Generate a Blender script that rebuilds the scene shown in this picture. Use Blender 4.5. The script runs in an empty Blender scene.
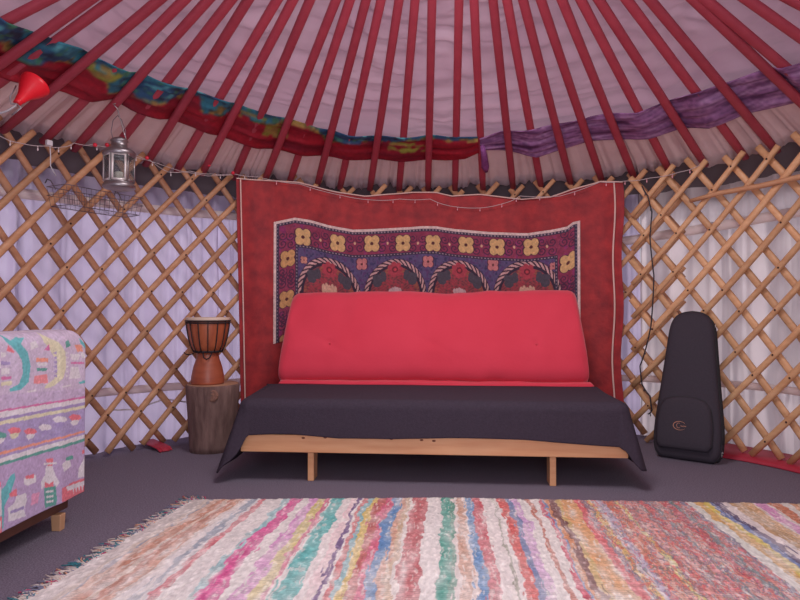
import bpy, math, random
import numpy as np
from mathutils import Vector, Matrix

random.seed(7)
rng = np.random.default_rng(11)
SC = bpy.context.scene
COL = SC.collection
PI = math.pi

# ------------------------------------------------------------------ camera
CAM = Vector((0.0, -2.2, 0.86))
YAW, PITCH, FPX = math.radians(4.3), math.radians(0.95), 601.0
cam_data = bpy.data.cameras.new('camera')
cam_data.sensor_width = 36.0
cam_data.lens = 36.0 * FPX / 800.0
cam_data.clip_start = 0.02
cam_o = bpy.data.objects.new('camera', cam_data)
COL.objects.link(cam_o)
cam_o.location = CAM
cam_o.rotation_euler = (PI / 2 + PITCH, 0, YAW)
SC.camera = cam_o

# ------------------------------------------------------------------ light
world = bpy.data.worlds.new('daylight')
SC.world = world
world.use_nodes = True
bg = world.node_tree.nodes['Background']
bg.inputs[0].default_value = (0.88, 0.90, 1.0, 1)
bg.inputs[1].default_value = 0.5


def area(name, loc, target, size, size_y, power, color):
    l = bpy.data.lights.new(name, 'AREA')
    l.shape = 'RECTANGLE'; l.size = size; l.size_y = size_y
    l.energy = power; l.color = color
    o = bpy.data.objects.new(name, l)
    COL.objects.link(o)
    o.location = loc
    o.rotation_euler = (Vector(target) - Vector(loc)).to_track_quat('-Z', 'Y').to_euler()
    return o


area('daylight_through_door', (0.1, -2.42, 1.0), (0.0, 1.0, 0.6), 1.0, 1.85, 30, (0.95, 0.93, 1.0))
area('daylight_through_crown', (0, 0, 2.60), (0, 0.25, 0), 0.75, 0.75, 30, (1.0, 0.93, 0.95))
sun = bpy.data.lights.new('sun', 'SUN')
sun.energy = 2.0; sun.angle = math.radians(9); sun.color = (1.0, 0.96, 0.95)
sun_o = bpy.data.objects.new('sun', sun)
COL.objects.link(sun_o)
sun_o.rotation_euler = (Vector((0.45, -1.0, -0.75))).to_track_quat('-Z', 'Y').to_euler()

SC.view_settings.view_transform = 'Standard'
SC.view_settings.look = 'None'
SC.view_settings.exposure = 0.22
SC.view_settings.gamma = 1.0
SC.view_settings.use_curve_mapping = False
SC.cycles.max_bounces = 8
SC.cycles.diffuse_bounces = 4
SC.cycles.transparent_max_bounces = 8
SC.cycles.use_denoising = True
SC.cycles.sample_clamp_indirect = 6.0

# ------------------------------------------------------------------ tent dimensions
RW = 2.30          # radius of the lattice
ZW = 1.78          # height of the wall
TS = 0.474         # slope of the roof


def zroof(r):
    return ZW + TS * (RW - r)


def ray(px, py):
    d = Vector(((px - 400) / FPX, (300 - py) / FPX, -1.0))
    return (Matrix.Rotation(YAW, 3, 'Z') @ Matrix.Rotation(PI / 2 + PITCH, 3, 'X')) @ d


def at_depth(px, py, depth):
    return CAM + ray(px, py) * depth


def at_floor(px, py, z=0.0):
    d = ray(px, py)
    return CAM + d * ((z - CAM.z) / d.z)


def at_cyl(px, py, R):
    d = ray(px, py)
    a = d.x * d.x + d.y * d.y
    b = 2 * (CAM.x * d.x + CAM.y * d.y)
    c = CAM.x ** 2 + CAM.y ** 2 - R * R
    t = (-b + math.sqrt(b * b - 4 * a * c)) / (2 * a)
    return CAM + d * t


def at_cone(px, py):
    d = ray(px, py)
    lo, hi = 0.5, 9.0
    for _ in range(50):
        m = (lo + hi) / 2
        p = CAM + d * m
        if p.z > zroof(math.hypot(p.x, p.y)):
            hi = m
        else:
            lo = m
    return CAM + d * lo


def at_planex(px, py, x):
    d = ray(px, py)
    return CAM + d * ((x - CAM.x) / d.x)


def th(p):
    return math.atan2(p.x, p.y)


def pol(theta, r, z):
    return Vector((r * math.sin(theta), r * math.cos(theta), z))


# ------------------------------------------------------------------ colour and materials
def lin(c):
    out = []
    for v in c[:3]:
        v = v / 255.0
        out.append(v / 12.92 if v <= 0.04045 else ((v + 0.055) / 1.055) ** 2.4)
    return tuple(out)


def nlin(a):
    a = np.clip(a / 255.0, 0, 1)
    return np.where(a <= 0.04045, a / 12.92, ((a + 0.055) / 1.055) ** 2.4)


MATS = {}


def mat(name, color=(128, 128, 128), rough=0.7, metal=0.0, color2=None, scale=20.0, stretch=(1, 1, 1),
        bump=0.0, bscale=None, attr=None, transl=0.0, sheen=0.0, rand=0.0, spec=0.5, detail=4.0, transm=0.0,
        contrast=0.25, mottle=0.0, emit=None):
    if name in MATS:
        return MATS[name]
    m = bpy.data.materials.new(name)
    m.use_nodes = True
    nt = m.node_tree; N = nt.nodes; L = nt.links
    b = N['Principled BSDF']
    b.inputs['Roughness'].default_value = rough
    b.inputs['Metallic'].default_value = metal
    b.inputs['Specular IOR Level'].default_value = spec
    if sheen:
        b.inputs['Sheen Weight'].default_value = sheen
        b.inputs['Sheen Roughness'].default_value = 0.5
    if transm:
        b.inputs['Transmission Weight'].default_value = transm
        b.inputs['IOR'].default_value = 1.2
    c1 = lin(color)
    col = None
    tc = N.new('ShaderNodeTexCoord')
    mp = N.new('ShaderNodeMapping')
    mp.inputs['Scale'].default_value = stretch
    L.new(tc.outputs['Object'], mp.inputs['Vector'])
    if attr:
        at = N.new('ShaderNodeAttribute'); at.attribute_name = attr
        col = at.outputs['Color']
    if color2 is not None:
        nz = N.new('ShaderNodeTexNoise'); nz.inputs['Scale'].default_value = scale
        nz.inputs['Detail'].default_value = detail
        L.new(mp.outputs[0], nz.inputs['Vector'])
        rp = N.new('ShaderNodeValToRGB')
        rp.color_ramp.elements[0].position = 0.5 - contrast
        rp.color_ramp.elements[1].position = 0.5 + contrast
        rp.color_ramp.elements[0].color = (*c1, 1)
        rp.color_ramp.elements[1].color = (*lin(color2), 1)
        L.new(nz.outputs['Fac'], rp.inputs['Fac'])
        col = rp.outputs['Color']
    if mottle and col is not None:
        nz = N.new('ShaderNodeTexNoise'); nz.inputs['Scale'].default_value = scale
        nz.inputs['Detail'].default_value = 3
        L.new(mp.outputs[0], nz.inputs['Vector'])
        mr = N.new('ShaderNodeMapRange')
        mr.inputs['From Min'].default_value = 0.3; mr.inputs['From Max'].default_value = 0.7
        mr.inputs['To Min'].default_value = 1 - mottle; mr.inputs['To Max'].default_value = 1 + mottle
        L.new(nz.outputs['Fac'], mr.inputs['Value'])
        vm = N.new('ShaderNodeVectorMath'); vm.operation = 'SCALE'
        L.new(col, vm.inputs[0]); L.new(mr.outputs[0], vm.inputs['Scale'])
        col = vm.outputs[0]
    if rand:
        oi = N.new('ShaderNodeObjectInfo')
        mr = N.new('ShaderNodeMapRange')
        mr.inputs['To Min'].default_value = 1 - rand; mr.inputs['To Max'].default_value = 1 + rand
        L.new(oi.outputs['Random'], mr.inputs['Value'])
        vm = N.new('ShaderNodeVectorMath'); vm.operation = 'SCALE'
        if col is not None:
            L.new(col, vm.inputs[0])
        else:
            vm.inputs[0].default_value = c1
        L.new(mr.outputs[0], vm.inputs['Scale'])
        col = vm.outputs[0]
    if col is not None:
        L.new(col, b.inputs['Base Color'])
    else:
        b.inputs['Base Color'].default_value = (*c1, 1)
    if emit:
        b.inputs['Emission Color'].default_value = (*c1, 1)
        b.inputs['Emission Strength'].default_value = emit
    nrm = None
    if bump:
        nz = N.new('ShaderNodeTexNoise'); nz.inputs['Scale'].default_value = bscale or scale
        nz.inputs['Detail'].default_value = 4
        L.new(mp.outputs[0], nz.inputs['Vector'])
        bp = N.new('ShaderNodeBump'); bp.inputs['Strength'].default_value = bump
        bp.inputs['Distance'].default_value = 0.01
        L.new(nz.outputs['Fac'], bp.inputs['Height'])
        L.new(bp.outputs['Normal'], b.inputs['Normal'])
        nrm = bp.outputs['Normal']
    if transl:
        tr = N.new('ShaderNodeBsdfTranslucent')
        if col is not None:
            L.new(col, tr.inputs['Color'])
        else:
            tr.inputs['Color'].default_value = (*c1, 1)
        if nrm is not None:
            L.new(nrm, tr.inputs['Normal'])
        mx = N.new('ShaderNodeMixShader'); mx.inputs[0].default_value = transl
        out = N['Material Output']
        L.new(b.outputs[0], mx.inputs[1]); L.new(tr.outputs[0], mx.inputs[2])
        L.new(mx.outputs[0], out.inputs['Surface'])
    MATS[name] = m
    return m


# ------------------------------------------------------------------ mesh helpers
class MB:
    def __init__(s):
        s.v = []; s.f = []; s.m = []; s.sm = []

    def add(s, verts, faces, mi=0, smooth=True):
        o = len(s.v)
        s.v.extend([tuple(p) for p in verts])
        for f in faces:
            s.f.append(tuple(i + o for i in f)); s.m.append(mi); s.sm.append(smooth)

    def box(s, c, size, M=None, mi=0, taper=None):
        x, y, z = [k / 2 for k in size]
        P = []
        for k in (-1, 1):
            tx = ty = 1.0
            if taper and k == 1:
                tx = ty = taper
            for (i, j) in ((-1, -1), (1, -1), (1, 1), (-1, 1)):
                q = Vector((i * x * tx, j * y * ty, k * z))
                if M is not None:
                    q = M @ q
                P.append(q + Vector(c))
        s.add(P, [(3, 2, 1, 0), (4, 5, 6, 7), (0, 1, 5, 4), (1, 2, 6, 5), (2, 3, 7, 6), (3, 0, 4, 7)], mi, False)

    def tube(s, pts, w, t=None, normal=None, n=8, mi=0, closed=False, caps=True, power=1.0):
        pts = [Vector(p) for p in pts]
        K = len(pts)
        ws = w if isinstance(w, (list, tuple)) else [w] * K
        tsz = t if isinstance(t, (list, tuple)) else ([t] * K if t else ws)
        T = []
        for i in range(K):
            if closed:
                d = pts[(i + 1) % K] - pts[i - 1]
            else:
                d = pts[min(i + 1, K - 1)] - pts[max(i - 1, 0)]
            T.append(d.normalized() if d.length > 1e-9 else Vector((0, 0, 1)))
        V = []
        prev = None
        for i in range(K):
            if normal is not None:
                Nn = Vector(normal[i]) if isinstance(normal, list) else Vector(normal)
            else:
                Nn = prev if prev is not None else (Vector((0, 0, 1)) if abs(T[i].z) < 0.9 else Vector((1, 0, 0)))
            Nn = Nn - T[i] * Nn.dot(T[i])
            if Nn.length < 1e-6:
                Nn = T[i].orthogonal()
            Nn.normalize()
            prev = Nn
            B = T[i].cross(Nn)
            for j in range(n):
                a = 2 * PI * (j + 0.5) / n
                ca, sa = math.cos(a), math.sin(a)
                ca = math.copysign(abs(ca) ** power, ca); sa = math.copysign(abs(sa) ** power, sa)
                V.append(pts[i] + B * ca * ws[i] + Nn * sa * tsz[i])
        F = []
        for i in range(K if closed else K - 1):
            a, b = i * n, ((i + 1) % K) * n
            for j in range(n):
                F.append((a + j, a + (j + 1) % n, b + (j + 1) % n, b + j))
        if caps and not closed:
            F.append(tuple(reversed(range(n))))
            F.append(tuple((K - 1) * n + j for j in range(n)))
        s.add(V, F, mi, True)

    def lathe(s, prof, c=(0, 0, 0), n=32, mi=0, M=None, caps=True, lump=0.0):
        V = []
        c = Vector(c)
        for (r, z) in prof:
            for j in range(n):
                a = 2 * PI * j / n
                rr = r * (1 + lump * (math.sin(3 * a + 1) + 0.6 * math.sin(5 * a + 4 * z) + 0.4 * math.sin(9 * a)))
                q = Vector((rr * math.cos(a), rr * math.sin(a), z))
                if M is not None:
                    q = M @ q
                V.append(q + c)
        F = []
        K = len(prof)
        for i in range(K - 1):
            for j in range(n):
                F.append((i * n + j, i * n + (j + 1) % n, (i + 1) * n + (j + 1) % n, (i + 1) * n + j))
        if caps:
            F.append(tuple(reversed(range(n))))
            F.append(tuple((K - 1) * n + j for j in range(n)))
        s.add(V, F, mi, True)

    def ball(s, c, r, n=8, mi=0, sc=(1, 1, 1)):
        V = []; F = []
        m = n // 2
        for i in range(1, m):
            p = PI * i / m
            for j in range(n):
                a = 2 * PI * j / n
                V.append(Vector(c) + Vector((r * sc[0] * math.sin(p) * math.cos(a), r * sc[1] * math.sin(p) * math.sin(a), r * sc[2] * math.cos(p))))
        top = len(V); V.append(Vector(c) + Vector((0, 0, r * sc[2])))
        bot = len(V); V.append(Vector(c) - Vector((0, 0, r * sc[2])))
        for i in range(m - 2):
            for j in range(n):
                F.append((i * n + j, (i + 1) * n + j, (i + 1) * n + (j + 1) % n, i * n + (j + 1) % n))
        for j in range(n):
            F.append((top, j, (j + 1) % n))
            F.append((bot, (m - 2) * n + (j + 1) % n, (m - 2) * n + j))
        s.add(V, F, mi, True)

    def build(s, name, mats, parent=None, bevel=0.0, solid=0.0, loc=None, subsurf=0):
        me = bpy.data.meshes.new(name)
        me.from_pydata([tuple(v) for v in s.v], [], s.f)
        if not isinstance(mats, (list, tuple)):
            mats = [mats]
        for m in mats:
            me.materials.append(m)
        me.polygons.foreach_set('material_index', s.m)
        me.polygons.foreach_set('use_smooth', s.sm)
        me.update()
        return finish(name, me, parent, bevel, solid, subsurf)


def finish(name, me, parent=None, bevel=0.0, solid=0.0, subsurf=0):
    o = bpy.data.objects.new(name, me)
    COL.objects.link(o)
    if parent is not None:
        base = parent.location.copy()
        if parent.parent is not None:
            base = base + parent.parent.location
        me.transform(Matrix.Translation(-base) if parent.type == 'EMPTY' and parent.parent is None else Matrix.Translation(-base))
        o.parent = parent
    if bevel:
        md = o.modifiers.new('bevel', 'BEVEL'); md.width = bevel; md.segments = 3; md.limit_method = 'ANGLE'
    if solid:
        md = o.modifiers.new('solid', 'SOLIDIFY'); md.thickness = solid; md.offset = 0
    if subsurf:
        md = o.modifiers.new('sub', 'SUBSURF'); md.levels = subsurf; md.render_levels = subsurf
    return o


def sheet(name, P, m, parent=None, colors=None, solid=0.0, mats_fn=None, closed_u=False, flip=False):
    """P: numpy (nu, nv, 3); colors: (nu, nv, 3) in sRGB 0-255."""
    nu, nv = P.shape[:2]
    me = bpy.data.meshes.new(name)
    V = P.reshape(-1, 3)
    uu = nu if closed_u else nu - 1
    I = np.arange(uu)[:, None]; J = np.arange(nv - 1)[None, :]
    I2 = (I + 1) % nu
    a = I * nv + J; b = I2 * nv + J; c = I2 * nv + J + 1; d = I * nv + J + 1
    F = np.stack([a, b, c, d] if not flip else [a, d, c, b], -1).reshape(-1, 4)
    me.vertices.add(len(V)); me.vertices.foreach_set('co', V.astype(np.float32).ravel())
    me.loops.add(F.size); me.loops.foreach_set('vertex_index', F.astype(np.int32).ravel())
    me.polygons.add(len(F))
    me.polygons.foreach_set('loop_start', np.arange(0, F.size, 4, dtype=np.int32))
    me.polygons.foreach_set('loop_total', np.full(len(F), 4, dtype=np.int32))
    me.materials.append(m)
    me.update(calc_edges=True)
    me.validate()
    me.polygons.foreach_set('use_smooth', np.ones(len(me.polygons), dtype=bool))
    if colors is not None:
        ca = me.color_attributes.new('Col', 'FLOAT_COLOR', 'POINT')
        c4 = np.ones((len(V), 4), dtype=np.float32)
        c4[:, :3] = nlin(colors.reshape(-1, 3))
        ca.data.foreach_set('color', c4.ravel())
    return finish(name, me, parent, 0, solid)


def empty(name, loc, label, cat, group=None):
    o = bpy.data.objects.new(name, None)
    o.empty_display_size = 0.1
    COL.objects.link(o)
    o.location = loc
    return tag(o, label, cat, group)


def tag(o, label, cat, group=None, kind=None):
    if label: o['label'] = label
    if cat: o['category'] = cat
    if group: o['group'] = group
    if kind: o['kind'] = kind
    return o


def structure(o):
    o['kind'] = 'structure'
    return o


def interp(x, pts):
    xs = [p[0] for p in pts]; ys = [p[1] for p in pts]
    return np.interp(x, xs, ys)


def smooth_noise(n, k, seed):
    r = np.random.default_rng(seed)
    a = r.standard_normal(max(4, int(k)) + 3)
    x = np.linspace(0, len(a) - 3.001, n) + 1
    i = x.astype(int); f = x - i; f = f * f * (3 - 2 * f)
    return a[i] * (1 - f) + a[i + 1] * f


def noise2(nu, nv, ku, kv, seed):
    r = np.random.default_rng(seed)
    ku = max(2, int(ku)); kv = max(2, int(kv))
    A = r.standard_normal((ku + 2, kv + 2))
    x = np.linspace(0, ku - 0.001, nu); y = np.linspace(0, kv - 0.001, nv)
    i = x.astype(int); f = x - i; f = (f * f * (3 - 2 * f))[:, None]
    j = y.astype(int); g = y - j; g = (g * g * (3 - 2 * g))[None, :]
    return (A[i][:, j] * (1 - f) * (1 - g) + A[i + 1][:, j] * f * (1 - g) + A[i][:, j + 1] * (1 - f) * g + A[i + 1][:, j + 1] * f * g)


class Canvas:
    """a pattern woven or embroidered into a cloth, later carried by the cloth's vertices"""
    def __init__(s, u0, u1, v0, v1, nu, nv, base):
        s.U = np.linspace(u0, u1, nu)[:, None] * np.ones((1, nv))
        s.V = np.linspace(v0, v1, nv)[None, :] * np.ones((nu, 1))
        s.C = np.ones((nu, nv, 3)) * np.array(base, float)

    def fill(s, mask, c):
        s.C[mask] = c

    def blend(s, mask, c, a):
        s.C[mask] = s.C[mask] * (1 - a) + np.array(c, float) * a

    def ellipse(s, cu, cv, ru, rv, c):
        s.fill(((s.U - cu) / ru) ** 2 + ((s.V - cv) / rv) ** 2 < 1, c)

    def ring(s, cu, cv, ru, rv, w, c, a0=-4, a1=4):
        q = np.sqrt(((s.U - cu) / ru) ** 2 + ((s.V - cv) / rv) ** 2)
        an = np.arctan2((s.V - cv) / rv, (s.U - cu) / ru)
        s.fill((abs(q - 1) < w) & (an > a0) & (an < a1), c)

    def poly(s, pts, c):
        ins = np.zeros(s.U.shape, bool)
        n = len(pts)
        for i in range(n):
            x1, y1 = pts[i]; x2, y2 = pts[(i + 1) % n]
            if y1 == y2: continue
            cond = ((y1 > s.V) != (y2 > s.V)) & (s.U < (x2 - x1) * (s.V - y1) / (y2 - y1) + x1)
            ins ^= cond
        s.fill(ins, c)


# ------------------------------------------------------------------ materials
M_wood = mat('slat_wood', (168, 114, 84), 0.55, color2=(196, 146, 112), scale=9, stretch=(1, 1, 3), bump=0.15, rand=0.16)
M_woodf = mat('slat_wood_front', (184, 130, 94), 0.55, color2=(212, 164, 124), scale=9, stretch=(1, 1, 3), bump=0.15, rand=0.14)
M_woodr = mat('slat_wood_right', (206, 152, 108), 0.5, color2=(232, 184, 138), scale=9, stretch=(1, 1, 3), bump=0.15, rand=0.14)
M_leather = mat('lacing_leather', (70, 45, 38), 0.8)
M_rafter = mat('painted_red_wood', (170, 60, 76), 0.55, color2=(184, 70, 84), scale=14, bump=0.1, rand=0.10)
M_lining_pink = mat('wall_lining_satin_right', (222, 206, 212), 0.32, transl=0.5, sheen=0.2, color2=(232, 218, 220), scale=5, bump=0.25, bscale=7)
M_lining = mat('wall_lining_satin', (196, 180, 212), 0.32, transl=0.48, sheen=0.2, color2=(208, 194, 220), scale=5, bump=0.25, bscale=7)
M_roofl = mat('roof_lining_satin', (184, 146, 164), 0.38, transl=0.34, sheen=0.2, color2=(194, 160, 174), scale=3, bump=0.15, bscale=9)
M_skirt = mat('pleated_cream_satin', (222, 196, 196), 0.32, transl=0.34, color2=(232, 208, 206), scale=12, bump=0.4, bscale=14, stretch=(1, 1, 1))
M_canvas = mat('dark_canvas', (112, 98, 102), 0.9, transl=0.04)
M_tape = mat('curtain_tape_cloth', (246, 234, 232), 0.8, transl=0.4)
M_carpet = mat('carpet', (98, 90, 104), 0.95, color2=(138, 128, 142), scale=160, bump=0.6, bscale=220, detail=6, contrast=0.2, spec=0.15)
M_redtrim = mat('red_groundsheet', (176, 40, 62), 0.6)
M_velvet = mat('red_velvet', (134, 28, 38), 0.7, color2=(186, 48, 50), scale=13, sheen=0.35, bump=0.35, bscale=40, detail=8, contrast=0.24)
M_piping = mat('cream_piping', (232, 196, 184), 0.7)
M_suzani = mat('suzani_embroidery', attr='Col', rough=0.8, bump=0.4, bscale=180, mottle=0.12, scale=120)
M_scarf = mat('patterned_scarf', attr='Col', rough=0.7, transl=0.15, bump=0.3, bscale=30, mottle=0.15, scale=40)
M_red = mat('red_cotton', (212, 50, 72), 0.85, color2=(218, 58, 80), scale=3, bump=0.08, bscale=60, sheen=0.25)
M_blanket = mat('charcoal_wool', (62, 54, 64), 0.95, color2=(70, 61, 72), scale=90, bump=0.3, bscale=200, spec=0.1)
M_pine = mat('pine', (214, 150, 104), 0.5, color2=(226, 172, 126), scale=7, stretch=(0.6, 8, 8), bump=0.05)
M_pinedark = mat('pine_knots', (120, 62, 40), 0.6)
M_rug = mat('rag_rug', attr='Col', rough=0.95, bump=0.4, bscale=90, mottle=0.06, scale=110, stretch=(2.2, 0.8, 1), spec=0.1)
M_fringe = [mat('fringe_' + n, c, 0.9) for n, c in (('cream', (214, 200, 190)), ('teal', (60, 130, 140)), ('rose', (190, 70, 110)), ('peach', (222, 170, 140)), ('grey', (130, 130, 150)))]
M_throw = mat('folk_woven_throw', attr='Col', rough=0.95, bump=0.15, bscale=160, mottle=0.04, scale=300, spec=0.1)
M_darkwood = mat('dark_wood', (92, 58, 48), 0.6, color2=(112, 72, 56), scale=12, stretch=(4, 1, 1))
M_legwood = mat('chair_leg_wood', (196, 150, 112), 0.6)
M_upholstery = mat('grey_upholstery', (120, 112, 126), 0.9)
M_bark = mat('log_bark', (88, 64, 60), 0.9, color2=(140, 110, 102), scale=9, stretch=(3, 3, 0.7), bump=0.9, bscale=16)
M_logtop = mat('log_cut_face', (176, 134, 104), 0.8, color2=(150, 108, 84), scale=30)
M_drum = mat('drum_mahogany', (150, 72, 46), 0.4, color2=(196, 110, 72), scale=5, stretch=(5, 5, 1), bump=0.05)
M_drumfoot = mat('drum_foot_wood', (150, 74, 52), 0.4, color2=(178, 96, 66), scale=6, stretch=(1, 1, 6))
M_skin = mat('drum_skin', (218, 196, 176), 0.6)
M_rope = mat('black_rope', (42, 34, 38), 0.85)
M_bag = mat('black_nylon', (58, 52, 60), 0.8, color2=(64, 57, 66), scale=120, bump=0.2, bscale=300, spec=0.3)
M_bagtrim = mat('bag_piping', (30, 28, 34), 0.6)
M_gold = mat('gold_print', (196, 140, 110), 0.4)
M_silver = mat('silver_metal', (200, 196, 196), 0.3, metal=0.9)
M_galv = mat('galvanised_metal', (176, 172, 172), 0.38, metal=0.85, color2=(150, 144, 146), scale=14)
M_white_metal = mat('polished_frame', (228, 222, 218), 0.35, metal=0.4)
M_glass = mat('glass', (235, 240, 240), 0.05, transm=0.95)
M_wax = mat('candle_wax', (236, 226, 206), 0.5)
M_wire = mat('grey_wire', (120, 108, 116), 0.5, metal=0.5)
M_lampred = mat('red_plastic', (232, 34, 48), 0.35)
M_cable = mat('grey_cable', (170, 164, 168), 0.5)
M_blackcable = mat('black_cable', (48, 42, 50), 0.6)
M_clear = mat('clear_wire', (206, 190, 190), 0.4)
M_bulb = mat('clear_bulb', (240, 226, 226), 0.25)
M_bulbred = mat('red_bulb', (232, 44, 70), 0.3)
M_white = mat('white_plastic', (226, 222, 226), 0.5)

# ------------------------------------------------------------------ the setting
n = 96
me = MB()
me.v = [(2.62 * math.sin(2 * PI * i / n), 2.62 * math.cos(2 * PI * i / n), 0) for i in range(n)] + [(2.62 * math.sin(2 * PI * i / n), 2.62 * math.cos(2 * PI * i / n), -0.06) for i in range(n)]
me.f = [tuple(reversed(range(n))), tuple(range(n, 2 * n))] + [(i, (i + 1) % n, n + (i + 1) % n, n + i) for i in range(n)]
me.m = [0] * len(me.f); me.sm = [False] * len(me.f)
structure(me.build('floor', M_carpet))

D = math.radians


def wall_sheet(name, ta, tb, z0, z1, R, m, amp=1.0, seed=1, pitch=0.0035, nz=60, gathers=()):
    nth = int((tb - ta) * R / pitch / 3) + 2
    T = np.linspace(ta, tb, nth)
    Z = np.linspace(z0, z1, nz)
    arc = (tb - ta) * R
    P1 = smooth_noise(nth, arc / 0.07, seed)
    P2 = smooth_noise(nth, arc / 0.03, seed + 1)
    Q = noise2(nth, nz, arc / 0.16, 5, seed + 2)
    g = np.ones(nz)
    for gz in gathers:
        g = np.minimum(g, 0.25 + np.abs(Z - gz) * 7)
    W = (P1[:, None] * 0.018 * g[None, :] + np.abs(P2[:, None]) * 0.014 * (1.3 - 0.6 * g[None, :]) + Q * 0.016 * g[None, :]) * amp
    W = np.clip(W, -0.055, 0.055)
    Rr = R + W
    P = np.stack([Rr * np.sin(T)[:, None], Rr * np.cos(T)[:, None], np.ones((nth, 1)) * Z[None, :]], -1)
    return sheet(name, P, m, solid=0.0)


for nm, a, b, sd in (('wall_left', -128, -40, 3), ('wall_back', -40, 33, 21), ('wall_right', 33, 120, 33)):
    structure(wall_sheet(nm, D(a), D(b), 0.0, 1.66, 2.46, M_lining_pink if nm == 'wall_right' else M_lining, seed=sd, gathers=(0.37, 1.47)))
structure(wall_sheet('wall_front', D(120), D(169), 0.0, 1.66, 2.46, M_lining, seed=43))
structure(wall_sheet('wall_front_left', D(-169), D(-128), 0.0, 1.66, 2.46, M_lining, seed=49))

# dark canvas band showing between the lining's top hem and the roof
me = MB()
NB = 120
V = []; F = []
for i in range(NB):
    a = 2 * PI * i / NB
    for (r, z) in ((2.53, 1.55), (2.53, 1.86), (2.36, 1.88)):
        V.append(pol(a, r, z))
for i in range(NB):
    for j in range(2):
        k = (i + 1) % NB
        F.append((i * 3 + j, k * 3 + j, k * 3 + j + 1, i * 3 + j + 1))
me.add(V, F)
structure(me.build('trim_1', M_canvas, solid=0.004))


def tape(name, ta, tb, zf, h, R):
    nth = int((tb - ta) / D(1)) + 2
    T = np.linspace(ta, tb, nth)
    zc = np.array([zf(t) for t in T]) + smooth_noise(nth, nth / 7, 5) * 0.004
    P = np.zeros((nth, 3, 3))
    for j, s in enumerate((-0.5, 0, 0.5)):
        P[:, j, 0] = R * np.sin(T); P[:, j, 1] = R * np.cos(T); P[:, j, 2] = zc + s * h
    return structure(sheet(name, P, M_tape, solid=0.003))


tape('trim_2', D(-115), D(-30), lambda t: interp(math.degrees(t), [(-115, 1.45), (-75, 1.475), (-40, 1.52)]), 0.055, 2.405)
tape('trim_3', D(30), D(115), lambda t: interp(math.degrees(t), [(30, 1.34), (58, 1.42), (115, 1.46)]), 0.06, 2.405)
tape('trim_4', D(-115), D(-30), lambda t: 0.36, 0.05, 2.405)
tape('trim_5', D(30), D(115), lambda t: 0.36 + 0.04 * math.sin(t * 2), 0.045, 2.405)

# red edge of the ground sheet where floor meets wall
for nm, a, b in (('trim_6', 44, 100), ('trim_7', -52.6, -50.4)):
    T = np.linspace(D(a), D(b), 60)
    P = np.zeros((60, 4, 3))
    for j, (r, z) in enumerate(((2.16, 0.004), (2.19, 0.02), (2.26, 0.024), (2.43, 0.03))):
        wob = (smooth_noise(60, 14, 9) * 0.006 if j < 2 else 0)
        P[:, j, 0] = (r + wob) * np.sin(T); P[:, j, 1] = (r + wob) * np.cos(T); P[:, j, 2] = z
    structure(sheet(nm, P, M_redtrim, solid=0.006))

# roof lining
nth, nr = 480, 260
T = np.linspace(-PI, PI, nth + 1)[:-1]
Rr = np.linspace(0.46, 2.02, nr)
Wn = noise2(nth, nr, 70, 24, 5) * 0.008 + noise2(nth, nr, 160, 12, 6) * 0.004
Wn += 0.022 * np.sin(np.linspace(0, 70, nr)[None, :] + 2.2 * noise2(nth, nr, 40, 6, 8)) * np.clip(noise2(nth, nr, 30, 8, 9), 0, 1)
Wn += noise2(nth, nr, 90, 75, 10) * 0.0035 * np.clip(0.4 + noise2(nth, nr, 26, 9, 11), 0, 1.4)
Wn[:, :6] *= 0.2
P = np.zeros((nth, nr, 3))
P[..., 0] = Rr[None, :] * np.sin(T)[:, None]; P[..., 1] = Rr[None, :] * np.cos(T)[:, None]
P[..., 2] = zroof(Rr)[None, :] + 0.085 + Wn
structure(sheet('ceiling', P, M_roofl, closed_u=True))

# crown ring
me = MB()
me.tube([pol(2 * PI * i / 48, 0.44, zroof(0.44) + 0.02) for i in range(48)], 0.045, 0.045, closed=True, n=8)
tag(me.build('crown_ring', M_rafter), 'round red wooden crown ring at the peak of the tent roof', 'crown ring')

# ------------------------------------------------------------------ roof poles
RAF = [  # (top px, row), (low px, row), scarf side: f = pole in front of scarf, b = behind
    ((47, 0), (0, 24), 'b'), ((89, 0), (0, 64), 'f'), ((113, 0), (0, 82), 'b'), ((159, 0), (10, 125), 'f'),
    ((184, 0), (50, 135), 'b'), ((208, 0), (80, 143), 'f'), ((231, 0), (114, 150), 'b'), ((248, 0), (150, 158), 'f'),
    ((277, 0), (180, 165), 'b'), ((293, 0), (204, 170), 'f'), ((310, 0), (235, 176), 'b'), ((336, 0), (264, 182), 'f'),
    ((350, 0), (289, 184), 'b'), ((366, 0), (317, 186), 'f'), ((381, 0), (340, 187), 'b'), ((399, 0), (370, 188), 'f'),
    ((415, 0), (399, 189), 'b'), ((432, 0), (428, 189), 'f'), ((459, 0), (455, 189), 'b'), ((474, 0), (483, 188), 'b'),
    ((493, 0), (513, 187), 'f'), ((507, 0), (541, 186), 'b'), ((523, 0), (571, 184), 'f'), ((541, 0), (602, 181), 'f'),
    ((562, 0), (634, 177), 'f'), ((581, 0), (669, 170), 'b'), ((599, 0), (704, 163), 'f'), ((627, 0), (744, 156), 'b'),
    ((650, 0), (785, 161), 'f'), ((694, 0), (800, 101), 'f'), ((706, 0), (824, 100), 'b'), ((748, 0), (800, 37), 'f'), ((792, 0), (830, 20), 'b')]
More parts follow.
